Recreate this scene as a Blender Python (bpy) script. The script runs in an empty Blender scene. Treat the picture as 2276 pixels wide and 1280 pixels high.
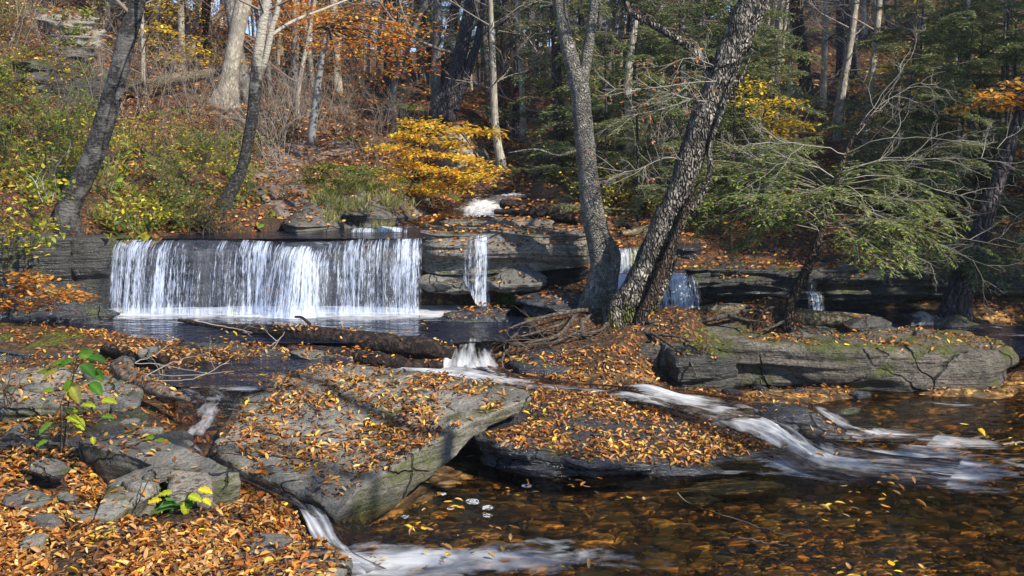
import bpy, math, random, bisect
import numpy as np
from mathutils import Vector, Matrix
from mathutils.bvhtree import BVHTree
random.seed(7); RNG = np.random.default_rng(11)
S = bpy.context.scene; COL = S.collection
# ---------------------------------------------------------------- camera, sky, sun, exposure
F_PX = 2212.8; PITCH = math.radians(7.466); CAM_Z = 2.5
cam = bpy.data.cameras.new('camera'); cam.lens = 35; cam.sensor_width = 36; cam.clip_end = 1000; cam.clip_start = .05
camo = bpy.data.objects.new('camera', cam); COL.objects.link(camo)
camo.location = (0, 0, CAM_Z); camo.rotation_euler = (math.pi/2 - PITCH, 0, 0); S.camera = camo
SUN_EL = math.radians(40); SUN_AZ = math.radians(132)      # azimuth measured clockwise from +Y (away from the camera)
W = bpy.data.worlds.new('World'); S.world = W; W.use_nodes = True
_nt = W.node_tree; _bg = _nt.nodes['Background']; _sky = _nt.nodes.new('ShaderNodeTexSky')
_sky.sky_type = 'NISHITA'; _sky.sun_disc = False; _sky.sun_elevation = SUN_EL; _sky.sun_rotation = SUN_AZ
_sky.air_density = 1.0; _sky.dust_density = .1; _sky.altitude = 2500; _sky.ozone_density = 3.2
_nt.links.new(_sky.outputs[0], _bg.inputs[0]); _bg.inputs[1].default_value = .14
sl = bpy.data.lights.new('sun', 'SUN'); sl.energy = 5; sl.angle = math.radians(.5); sl.color = (1, .92, .80)
so = bpy.data.objects.new('sun', sl); COL.objects.link(so)
sd = Vector((math.sin(SUN_AZ)*math.cos(SUN_EL), math.cos(SUN_AZ)*math.cos(SUN_EL), math.sin(SUN_EL)))
so.rotation_euler = (-sd).to_track_quat('-Z', 'Y').to_euler(); so.location = (6, -8, 12)
S.view_settings.view_transform = 'Standard'; S.view_settings.look = 'None'; S.view_settings.gamma = 1
S.view_settings.exposure = 0.78
S.cycles.max_bounces = 8; S.cycles.transparent_max_bounces = 14; S.cycles.diffuse_bounces = 3
S.cycles.glossy_bounces = 3; S.cycles.caustics_reflective = False; S.cycles.caustics_refractive = False
# ---------------------------------------------------------------- photograph pixel (2276 x 1280) + depth -> point in the place
CP, SP = math.cos(PITCH), math.sin(PITCH)
def P(px, py, Y):
    x = (px-1138)/F_PX; u = (640-py)/F_PX
    t = Y/(CP + u*SP)
    return np.array((x*t, Y, CAM_Z + t*(u*CP - SP)))
def PZ(px, py, z):
    x = (px-1138)/F_PX; u = (640-py)/F_PX
    t = (z-CAM_Z)/(u*CP - SP)
    return np.array((x*t, t*(CP + u*SP), z))
def px2m(r, Y): return r*Y/F_PX
# ---------------------------------------------------------------- noise
_LAT = np.random.default_rng(5).random((64, 64, 64)).astype(np.float32)
def vnoise(p):
    p = np.asarray(p, dtype=np.float64); i = np.floor(p).astype(np.int64); f = p - i; f = f*f*(3-2*f)
    x, y, z = [(i[..., k] & 63) for k in range(3)]; X, Y, Z = (x+1) & 63, (y+1) & 63, (z+1) & 63
    fx, fy, fz = f[..., 0], f[..., 1], f[..., 2]
    a = _LAT[x, y, z]*(1-fx)+_LAT[X, y, z]*fx; b = _LAT[x, Y, z]*(1-fx)+_LAT[X, Y, z]*fx
    c = _LAT[x, y, Z]*(1-fx)+_LAT[X, y, Z]*fx; d = _LAT[x, Y, Z]*(1-fx)+_LAT[X, Y, Z]*fx
    return ((a*(1-fy)+b*fy)*(1-fz)+(c*(1-fy)+d*fy)*fz)*2-1
def fbm(p, s=1., oct=4, seed=0.):
    p = np.asarray(p)*s + seed*7.31; r = 0; a = 1; t = 0
    for _ in range(oct):
        r = r + a*vnoise(p); t += a; a *= .5; p = p*2.03+3.7
    return r/t
def n2(x, y, s=1., oct=4, seed=0.): return fbm(np.stack([np.asarray(x, float), np.asarray(y, float), np.zeros_like(np.asarray(x, float))], -1), s, oct, seed)
def sstep(a, b, x): t = np.clip((x-a)/(b-a), 0, 1); return t*t*(3-2*t)
# ---------------------------------------------------------------- objects
def tag(o, label=None, cat=None, group=None, kind=None):
    if label: o['label'] = label
    if cat: o['category'] = cat
    if group: o['group'] = group
    if kind: o['kind'] = kind
    return o
def root(name, loc, label, cat, group=None):
    o = bpy.data.objects.new(name, None); COL.objects.link(o); o.location = tuple(loc); o.empty_display_size = .2
    return tag(o, label, cat, group)
def mk(name, v, faces, m, parent=None, tint=None, uv=None, dens=None, smooth=True, loc=None):
    """faces: (N,4) or (N,3) array, or a list of such arrays; vertices in world space"""
    v = np.asarray(v, dtype=np.float32).reshape(-1, 3)
    off = np.zeros(3) if loc is None else np.asarray(loc, float)
    if parent is not None:
        off = np.zeros(3); q = parent
        while q is not None: off = off+np.array(q.location, float); q = q.parent
    v = v - off.astype(np.float32)
    fl = faces if isinstance(faces, list) else [faces]
    fl = [np.asarray(f, dtype=np.int32) for f in fl if len(f)]
    me = bpy.data.meshes.new(name)
    nl = sum(f.size for f in fl); nf = sum(len(f) for f in fl)
    me.vertices.add(len(v)); me.vertices.foreach_set('co', v.ravel())
    me.loops.add(nl); me.polygons.add(nf)
    me.loops.foreach_set('vertex_index', np.concatenate([f.ravel() for f in fl]))
    tot = np.concatenate([np.full(len(f), f.shape[1], dtype=np.int32) for f in fl])
    st = np.concatenate([[0], np.cumsum(tot)[:-1]]).astype(np.int32)
    me.polygons.foreach_set('loop_start', st); me.polygons.foreach_set('loop_total', tot)
    me.polygons.foreach_set('use_smooth', np.full(nf, smooth))
    me.update(calc_edges=True)
    if tint is not None:
        a = me.attributes.new('tint', 'FLOAT_COLOR', 'POINT'); t = np.ones((len(v), 4), dtype=np.float32); t[:, :3] = tint
        a.data.foreach_set('color', t.ravel())
    if dens is not None:
        a = me.attributes.new('dens', 'FLOAT', 'POINT'); a.data.foreach_set('value', np.asarray(dens, dtype=np.float32).ravel())
    if uv is not None:
        ul = me.uv_layers.new(name='UVMap'); li = np.concatenate([f.ravel() for f in fl])
        ul.data.foreach_set('uv', np.asarray(uv, dtype=np.float32)[li].ravel())
    me.materials.append(m)
    o = bpy.data.objects.new(name, me); COL.objects.link(o)
    if parent is not None: o.parent = parent
    elif loc is not None: o.location = tuple(loc)
    return o
def grid_faces(nu, nv, wrap=False, base=0):
    """grid with nv rows of nu verts"""
    r = np.arange(nv-1)[:, None]*nu; c = np.arange(nu if wrap else nu-1)[None, :]; c2 = (c+1) % nu
    f = np.stack([r+c, r+c2, r+nu+c2, r+nu+c], -1).reshape(-1, 4)
    return f+base
class Bag:
    def __init__(s): s.v = []; s.f4 = []; s.f3 = []; s.t = []; s.n = 0
    def add(s, v, f4=None, f3=None, t=None):
        v = np.asarray(v).reshape(-1, 3)
        if f4 is not None and len(f4): s.f4.append(np.asarray(f4)+s.n)
        if f3 is not None and len(f3): s.f3.append(np.asarray(f3)+s.n)
        s.v.append(v); s.t.append(np.broadcast_to(np.array((.2, .2, .2)) if t is None else t, (len(v), 3))); s.n += len(v)
    def build(s, name, m, parent=None, **k):
        fs = []
        if s.f4: fs.append(np.concatenate(s.f4))
        if s.f3: fs.append(np.concatenate(s.f3))
        return mk(name, np.concatenate(s.v), fs, m, parent, tint=np.concatenate(s.t), **k)
def catmull(pts, n):
    pts = np.asarray(pts, float)
    if len(pts) < 3:
        t = np.linspace(0, 1, n)[:, None]; return pts[0]*(1-t)+pts[-1]*t
    q = np.vstack([2*pts[0]-pts[1], pts, 2*pts[-1]-pts[-2]])
    d = np.linalg.norm(np.diff(pts[:, :3], axis=0), axis=1); s = np.concatenate([[0], np.cumsum(d)]); out = []
    for a in np.linspace(0, s[-1], n):
        i = min(max(np.searchsorted(s, a, 'right')-1, 0), len(pts)-2); t = (a-s[i])/max(d[i], 1e-9)
        p0, p1, p2, p3 = q[i], q[i+1], q[i+2], q[i+3]
        out.append(.5*((2*p1)+(-p0+p2)*t+(2*p0-5*p1+4*p2-p3)*t*t+(-p0+3*p1-3*p2+p3)*t**3))
    return np.array(out)
def tube(bag, pts, rad, seg=16, n=None, rough=.0, rs=3., flare=0., seed=0., t=None, cap=True, flat=1.):
    """pts control points (K,3), rad (K,)"""
    pr = np.hstack([np.asarray(pts, float), np.asarray(rad, float)[:, None]])
    if n: pr = catmull(pr, n)
    p, r = pr[:, :3], np.maximum(pr[:, 3], .0015)
    K = len(p); tg = np.gradient(p, axis=0); tg /= np.linalg.norm(tg, axis=1)[:, None]+1e-9
    ref = np.array((0, 1., 0)) if abs(tg[0][1]) < .8 else np.array((1., 0, 0))
    a = np.cross(tg, ref); a /= np.linalg.norm(a, axis=1)[:, None]+1e-9; b = np.cross(tg, a)
    th = np.linspace(0, 2*math.pi, seg, endpoint=False)
    c, s_ = np.cos(th), np.sin(th)
    dirs = a[:, None, :]*c[None, :, None]+b[:, None, :]*s_[None, :, None]
    rr = np.repeat(r[:, None], seg, 1)
    if flare:
        L = np.concatenate([[0], np.cumsum(np.linalg.norm(np.diff(p, axis=0), axis=1))]); k = np.exp(-L/(r[0]*1.6))[:, None]
        rr = rr*(1+flare*k*(.5+.9*np.maximum(0, np.sin(th*5+seed*3)+.4*np.sin(th*3+seed))[None]))
    if rough:
        q = p[:, None, :]+dirs*rr[..., None]
        rr = rr*(1+rough*fbm(q, rs, 3, seed))
    v = p[:, None, :]+dirs*rr[..., None]
    if flat != 1: v[..., 2] = p[:, None, 2]+(v[..., 2]-p[:, None, 2])*flat
    f3 = []
    v = v.reshape(-1, 3)
    if cap:
        v = np.vstack([v, p[:1], p[-1:]]); i = np.arange(seg); j = (i+1) % seg
        f3 = np.concatenate([np.stack([j, i, np.full(seg, K*seg)], 1), np.stack([i+(K-1)*seg, j+(K-1)*seg, np.full(seg, K*seg+1)], 1)])
    bag.add(v, grid_faces(seg, K, True), f3, t)
def thin(bag, polys, t=None):
    """polys: list of (pts(K,3), r0, r1): many thin three-sided twigs, batched by K"""
    by = {}
    for q in polys: by.setdefault(len(q[0]), []).append(q)
    for K, L in by.items():
        p = np.array([q[0] for q in L], float); r0 = np.array([q[1] for q in L]); r1 = np.array([q[2] for q in L])
        tg = np.gradient(p, axis=1); tg /= np.linalg.norm(tg, axis=2, keepdims=True)+1e-9
        ref = np.where(np.abs(tg[:, :1, 2:3]) < .8, np.array((0, 0, 1.)), np.array((1., 0, 0)))
        a = np.cross(tg, np.broadcast_to(ref, tg.shape)); a /= np.linalg.norm(a, axis=2, keepdims=True)+1e-9; b = np.cross(tg, a)
        r = r0[:, None]+(r1-r0)[:, None]*np.linspace(0, 1, K)[None]
        th = np.array((0, 2.094, 4.189))
        v = p[:, :, None, :]+(a[:, :, None, :]*np.cos(th)[None, None, :, None]+b[:, :, None, :]*np.sin(th)[None, None, :, None])*r[:, :, None, None]
        f = grid_faces(3, K, True); nb = len(L)
        F = (f[None]+np.arange(nb)[:, None, None]*(3*K)).reshape(-1, 4)
        bag.add(v.reshape(-1, 3), F, None, t)
def leaves(bag, pos, d, nrm, L, Wd, tint, curl=.25):
    """oval leaves folded at the midrib, all vectorised: pos (N,3) base, d direction, nrm normal"""
    N = len(pos); d = d/(np.linalg.norm(d, axis=1)[:, None]+1e-9)
    s = np.cross(d, nrm); s /= np.linalg.norm(s, axis=1)[:, None]+1e-9; n = np.cross(s, d)
    L = np.broadcast_to(L, N)[:, None]; Wd = np.broadcast_to(Wd, N)[:, None]; c = np.broadcast_to(curl, N)[:, None]
    tip = pos+d*L+n*L*c*.5
    l1 = pos+d*L*.28+s*Wd*.42+n*Wd*c; l2 = pos+d*L*.68+s*Wd*.36+n*(Wd*c+L*c*.2)
    r1 = pos+d*L*.28-s*Wd*.42+n*Wd*c; r2 = pos+d*L*.68-s*Wd*.36+n*(Wd*c+L*c*.2)
    v = np.stack([pos, l1, l2, tip, r2, r1], 1).reshape(-1, 3)
    b = np.arange(N)[:, None]*6
    F = np.concatenate([b+np.array((0, 3, 2, 1)), b+np.array((0, 5, 4, 3))])
    bag.add(v, F, None, np.repeat(np.broadcast_to(tint, (N, 3)), 6, axis=0))
def cards(bag, pos, d, nrm, L, Wd, tint):
    """slim pointed needles / blades: one quad each"""
    N = len(pos); d = d/(np.linalg.norm(d, axis=1)[:, None]+1e-9)
    s = np.cross(d, nrm); s /= np.linalg.norm(s, axis=1)[:, None]+1e-9
    L = np.broadcast_to(L, N)[:, None]; Wd = np.broadcast_to(Wd, N)[:, None]
    v = np.stack([pos, pos+d*L*.45+s*Wd*.5, pos+d*L, pos+d*L*.45-s*Wd*.5], 1).reshape(-1, 3)
    F = np.arange(N)[:, None]*4+np.arange(4)
    bag.add(v, F, None, np.repeat(np.broadcast_to(tint, (N, 3)), 4, axis=0))
def pick(pal, n, jit=.25, w=None):
    pal = np.array(pal); i = RNG.choice(len(pal), n, p=w); c = pal[i]*(1+jit*(RNG.random((n, 1))*2-1))
    return c*(1+.08*(RNG.random((n, 3))*2-1))
BROWN = [(.40, .155, .035), (.60, .26, .045), (.20, .085, .03), (.40, .23, .10), (.62, .38, .12), (.08, .04, .022), (.36, .11, .02), (.70, .48, .20)]
GOLD = [(.78, .58, .04), (.72, .49, .03), (.66, .37, .02), (.85, .68, .08)]
ORANGE = [(.72, .24, .02), (.62, .16, .015), (.75, .34, .03), (.80, .42, .05), (.5, .1, .015)]
GREEN = [(.10, .17, .02), (.16, .24, .03), (.25, .30, .03), (.38, .36, .03), (.07, .13, .02)]
HEM = [(.05, .095, .035), (.09, .14, .05), (.14, .19, .07), (.22, .25, .10), (.035, .065, .028)]
# ---------------------------------------------------------------- materials
def nd(nt, typ, ins=None, **props):
    n = nt.nodes.new(typ)
    for k, v in props.items(): setattr(n, k, v)
    for k, v in (ins or {}).items():
        s = n.inputs[k]
        if isinstance(v, bpy.types.NodeSocket): nt.links.new(v, s)
        else: s.default_value = v
    return n
def mat(name):
    m = bpy.data.materials.new(name); m.use_nodes = True; nt = m.node_tree; nt.nodes.clear()
    out = nt.nodes.new('ShaderNodeOutputMaterial'); return m, nt, out
def ramp(nt, fac, stops, interp='LINEAR'):
    n = nt.nodes.new('ShaderNodeValToRGB'); nt.links.new(fac, n.inputs[0]); cr = n.color_ramp; cr.interpolation = interp
    while len(cr.elements) < len(stops): cr.elements.new(.5)
    for e, (p, c) in zip(cr.elements, stops): e.position = p; e.color = (*c, 1) if not isinstance(c, float) else (c, c, c, 1)
    return n.outputs[0]
def mixc(nt, f, a, b, blend='MIX'):
    n = nt.nodes.new('ShaderNodeMix'); n.data_type = 'RGBA'; n.blend_type = blend
    for s, v in ((n.inputs[0], f), (n.inputs[6], a), (n.inputs[7], b)):
        if isinstance(v, bpy.types.NodeSocket): nt.links.new(v, s)
        elif isinstance(v, (int, float)): s.default_value = v
        else: s.default_value = (*v, 1)
    return n.outputs[2]
def mth(nt, op, a, b=0., c=None, clamp=False):
    n = nt.nodes.new('ShaderNodeMath'); n.operation = op; n.use_clamp = clamp
    for s, v in zip(n.inputs, (a, b) if c is None else (a, b, c)):
        if isinstance(v, bpy.types.NodeSocket): nt.links.new(v, s)
        else: s.default_value = v
    return n.outputs[0]
def noise(nt, vec, scale, detail=4, rough=.55, dist=0.):
    return nd(nt, 'ShaderNodeTexNoise', {'Vector': vec, 'Scale': scale, 'Detail': detail, 'Roughness': rough, 'Distortion': dist}).outputs[0]
def wpos(nt, sc=(1, 1, 1)):
    g = nt.nodes.new('ShaderNodeNewGeometry')
    return nd(nt, 'ShaderNodeMapping', {'Vector': g.outputs['Position'], 'Scale': sc}).outputs[0], g
def opos(nt, sc=(1, 1, 1)):
    g = nt.nodes.new('ShaderNodeTexCoord')
    return nd(nt, 'ShaderNodeMapping', {'Vector': g.outputs['Object'], 'Scale': sc}).outputs[0]
def rockmat(name, ca, cb, moss=0., lich=.3, wet=0., rgh=.8, speck=0., warm=None, strat=1., side=0., crack=0., wetz=None, mossc=((.03, .042, .01), (.10, .11, .02))):
    m, nt, out = mat(name); p, g = wpos(nt); ps, _ = wpos(nt, (.9, .9, 11))
    big = noise(nt, p, 1.6, 4); fine = noise(nt, p, 30, 5, .65); st_ = noise(nt, ps, 3.2, 5, .6, .4); gr = noise(nt, p, 75, 3, .7)
    col = ramp(nt, mth(nt, 'ADD', mth(nt, 'MULTIPLY', big, 1-.5*strat), mth(nt, 'MULTIPLY', st_, .5*strat)), [(.33, tuple(x*.55 for x in ca)), (.47, ca), (.62, cb)])
    if warm: col = mixc(nt, ramp(nt, noise(nt, p, .9, 3), [(.5, 0.), (.65, 1.)]), col, warm)
    col = mixc(nt, ramp(nt, fine, [(.3, .75), (.6, 0.)]), col, tuple(x*.3 for x in ca))
    col = mixc(nt, .5, col, ramp(nt, gr, [(.35, tuple(x*.5 for x in ca)), (.65, tuple(x*1.25 for x in cb))]))
    if lich: col = mixc(nt, mth(nt, 'MULTIPLY', ramp(nt, noise(nt, p, 7, 6, .7), [(.60, 0.), (.66, 1.)]), lich), col, (.42, .42, .36))
    if speck: col = mixc(nt, mth(nt, 'MULTIPLY', ramp(nt, noise(nt, nd(nt, 'ShaderNodeMapping', {'Vector': p, 'Scale': (1, 1, 2.2)}).outputs[0], 19, 3, .6), [(.55, 0.), (.6, 1.)]), speck), col, (.02, .02, .02))
    nz = nd(nt, 'ShaderNodeSeparateXYZ', {0: g.outputs['Normal']}).outputs[2]
    col = mixc(nt, ramp(nt, noise(nt, p, .8, 5, .7), [(.42, .45), (.58, 0.)]), col, tuple(x*.5 for x in ca))
    ck = None
    if crack:
        wn = nd(nt, 'ShaderNodeTexNoise', {'Vector': p, 'Scale': 2.5, 'Detail': 5.}).outputs[1]
        pw = nd(nt, 'ShaderNodeVectorMath', {0: p, 1: nd(nt, 'ShaderNodeVectorMath', {0: wn, 'Scale': .35}, operation='SCALE').outputs[0]}, operation='ADD').outputs[0]
        vd = nd(nt, 'ShaderNodeTexVoronoi', {'Vector': pw, 'Scale': crack}, feature='DISTANCE_TO_EDGE').outputs['Distance']
        ck = mth(nt, 'MULTIPLY', ramp(nt, vd, [(.004, 1.), (.022, 0.)]), ramp(nt, noise(nt, p, 1.7, 3), [(.45, 0.), (.52, 1.)])); col = mixc(nt, mth(nt, 'MULTIPLY', ck, .85), col, (.012, .012, .012))
    if wetz is not None:
        pz = nd(nt, 'ShaderNodeSeparateXYZ', {0: g.outputs['Position']}).outputs[2]
        wf_ = mth(nt, 'SUBTRACT', 1., mth(nt, 'MULTIPLY', mth(nt, 'SUBTRACT', mth(nt, 'ADD', pz, mth(nt, 'MULTIPLY', noise(nt, p, 5, 4), .12)), wetz+.05), 22., clamp=True)); col = mixc(nt, mth(nt, 'MULTIPLY', wf_, .75), col, (.02, .02, .018))
    mf = None
    if moss:
        mn = noise(nt, p, 2.2, 5, .6)
        mf = mth(nt, 'MULTIPLY', ramp(nt, mth(nt, 'ADD', mn, mth(nt, 'MULTIPLY', nz, .06)), [(.72-.2*moss, 0.), (.80-.2*moss, 1.)]), ramp(nt, noise(nt, p, 50, 2), [(.35, .3), (.5, 1.)]))
        if side: mf = mth(nt, 'MAXIMUM', mf, mth(nt, 'MULTIPLY', mth(nt, 'MULTIPLY', ramp(nt, noise(nt, p, 2.6, 6, .65), [(.44, 0.), (.60, 1.)]), ramp(nt, nz, [(.3, side), (.75, 0.)])), ramp(nt, fine, [(.4, .2), (.55, 1.)])))
        mc = ramp(nt, noise(nt, p, 60, 3), [(.35, mossc[0]), (.65, mossc[1])])
        col = mixc(nt, mf, col, mc)
    h = mth(nt, 'ADD', mth(nt, 'MULTIPLY', st_, 1.1*strat), mth(nt, 'ADD', mth(nt, 'MULTIPLY', fine, .35), mth(nt, 'MULTIPLY', noise(nt, p, 9, 4), .6)))
    if ck is not None: h = mth(nt, 'SUBTRACT', h, mth(nt, 'MULTIPLY', ck, 1.2))
    bump = nd(nt, 'ShaderNodeBump', {'Height': h, 'Strength': 1., 'Distance': .06}).outputs[0]
    r = ramp(nt, noise(nt, p, 6, 4), [(.4, max(.12, rgh-.45*wet-.25)), (.6, rgh-.3*wet)])
    b = nd(nt, 'ShaderNodeBsdfPrincipled', {'Base Color': col, 'Roughness': r, 'Normal': bump, 'Specular IOR Level': .35+.4*wet})
    nt.links.new(b.outputs[0], out.inputs[0]); return m
def leafmat(name, trans=.35, rough=.5, spec=.3):
    m, nt, out = mat(name); a = nd(nt, 'ShaderNodeAttribute', attribute_name='tint')
    b = nd(nt, 'ShaderNodeBsdfPrincipled', {'Base Color': a.outputs['Color'], 'Roughness': rough, 'Specular IOR Level': spec})
    t = nd(nt, 'ShaderNodeBsdfTranslucent', {'Color': a.outputs['Color']})
    mx = nd(nt, 'ShaderNodeMixShader', {0: trans, 1: b.outputs[0], 2: t.outputs[0]}); nt.links.new(mx.outputs[0], out.inputs[0]); return m
def groundmat(name, pal, scale=15., soil=(.05, .035, .022), cover=.5, green=0.):
    m, nt, out = mat(name); p, g = wpos(nt)
    wn = nd(nt, 'ShaderNodeTexNoise', {'Vector': p, 'Scale': scale*.45, 'Detail': 4.}).outputs[1]
    pw = nd(nt, 'ShaderNodeVectorMath', {0: nd(nt, 'ShaderNodeMapping', {'Vector': p, 'Scale': (1, 1.35, 1)}).outputs[0], 1: nd(nt, 'ShaderNodeVectorMath', {0: wn, 'Scale': 2.2/scale}, operation='SCALE').outputs[0]}, operation='ADD').outputs[0]
    vo = nd(nt, 'ShaderNodeTexVoronoi', {'Vector': pw, 'Scale': scale, 'Randomness': 1.})
    rv = nd(nt, 'ShaderNodeSeparateColor', {0: vo.outputs['Color']}).outputs[0]
    c = ramp(nt, rv, [(i/len(pal), q) for i, q in enumerate(pal)], 'CONSTANT')
    cov = ramp(nt, noise(nt, p, 1.3, 5, .65), [(.52-.35*cover, 0.), (.6-.35*cover, 1.)])
    cov = mth(nt, 'MULTIPLY', cov, ramp(nt, noise(nt, p, 7, 4), [(.38, .15), (.55, 1.)]))
    dist = ramp(nt, vo.outputs['Distance'], [(.35, 1.), (.62, .15)])
    col = mixc(nt, mth(nt, 'MULTIPLY', cov, dist), soil, c)
    if green:
        gc = ramp(nt, noise(nt, p, 35, 3), [(.35, (.04, .06, .01)), (.65, (.16, .19, .02))])
        col = mixc(nt, ramp(nt, noise(nt, p, .8, 4, .6), [(.62-.2*green, 0.), (.68-.2*green, 1.)]), col, gc)
    h = mth(nt, 'ADD', mth(nt, 'MULTIPLY', rv, .6), mth(nt, 'ADD', mth(nt, 'MULTIPLY', dist, .5), noise(nt, p, 12, 5)))
    bump = nd(nt, 'ShaderNodeBump', {'Height': h, 'Strength': 1., 'Distance': .05}).outputs[0]
    b = nd(nt, 'ShaderNodeBsdfPrincipled', {'Base Color': col, 'Roughness': .85, 'Normal': bump, 'Specular IOR Level': .2})
    nt.links.new(b.outputs[0], out.inputs[0]); return m
def barkmat(name, ca, cb, vs=5., hs=None, crack=.5, patch=None, moss=0., bump=1., sc=1., plates=None, pc=.85, zpale=None):
    m, nt, out = mat(name); p = opos(nt); pv = opos(nt, (sc, sc, sc/vs)); f = noise(nt, pv, 28, 5, .65, .3)
    col = ramp(nt, f, [(.36, tuple(x*(1-crack) for x in ca)), (.5, ca), (.64, cb)])
    h = f; col = mixc(nt, ramp(nt, noise(nt, p, 14, 5, .7), [(.4, .45), (.58, 0.)]), col, tuple(x*.35 for x in ca))
    if hs:
        fh = noise(nt, opos(nt, (sc, sc, sc*hs)), 9, 4, .6); col = mixc(nt, ramp(nt, fh, [(.52, 0.), (.62, .8)]), col, tuple(x*.3 for x in ca)); h = mth(nt, 'SUBTRACT', h, fh)
    if plates:
        ps_, pz_ = plates; wv = nd(nt, 'ShaderNodeMix', {0: .12, 4: pv, 5: nd(nt, 'ShaderNodeTexNoise', {'Vector': p, 'Scale': 5.}).outputs[1]}, data_type='VECTOR').outputs[1]
        vo = nd(nt, 'ShaderNodeTexVoronoi', {'Vector': nd(nt, 'ShaderNodeMapping', {'Vector': wv, 'Scale': (1, 1, pz_*vs)}).outputs[0], 'Scale': ps_}, feature='DISTANCE_TO_EDGE').outputs['Distance']
        vc = nd(nt, 'ShaderNodeSeparateColor', {0: nd(nt, 'ShaderNodeTexVoronoi', {'Vector': nd(nt, 'ShaderNodeMapping', {'Vector': wv, 'Scale': (1, 1, pz_*vs)}).outputs[0], 'Scale': ps_}).outputs['Color']}).outputs[0]
        col = mixc(nt, ramp(nt, vc, [(.3, pc*.6), (.8, 0.)]), col, tuple(x*.45 for x in ca)); col = mixc(nt, ramp(nt, vo, [(.02, pc), (.10, 0.)]), col, tuple(x*.18 for x in ca))
        h = mth(nt, 'ADD', mth(nt, 'MULTIPLY', h, .5), mth(nt, 'ADD', mth(nt, 'MULTIPLY', vo, 3., clamp=True), mth(nt, 'MULTIPLY', vc, .5)))
    if patch: col = mixc(nt, ramp(nt, noise(nt, p, 3.2, 4, .6), [(.48, 0.), (.58, .75)]), col, patch)
    if zpale:
        z = nd(nt, 'ShaderNodeSeparateXYZ', {0: opos(nt)}).outputs[2]; zz = mth(nt, 'ADD', z, mth(nt, 'MULTIPLY', mth(nt, 'SUBTRACT', noise(nt, p, 6, 4), .5), 2.2))
        col = mixc(nt, mth(nt, 'MULTIPLY', mth(nt, 'SUBTRACT', zz, zpale), 1.6, clamp=True), col, mixc(nt, f, (.2, .18, .15), (.6, .55, .46)))
    if moss: 
        z = nd(nt, 'ShaderNodeSeparateXYZ', {0: opos(nt)}).outputs[2]
        k = mth(nt, 'MULTIPLY', ramp(nt, noise(nt, p, 4, 4), [(.42, 0.), (.55, 1.)]), ramp(nt, z, [(.05, moss), (.45, 0.)])); col = mixc(nt, k, col, (.10, .12, .02))
    bn = nd(nt, 'ShaderNodeBump', {'Height': h, 'Strength': bump, 'Distance': .03}).outputs[0]
    b = nd(nt, 'ShaderNodeBsdfPrincipled', {'Base Color': col, 'Roughness': .8, 'Normal': bn, 'Specular IOR Level': .25})
    nt.links.new(b.outputs[0], out.inputs[0]); return m
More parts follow.
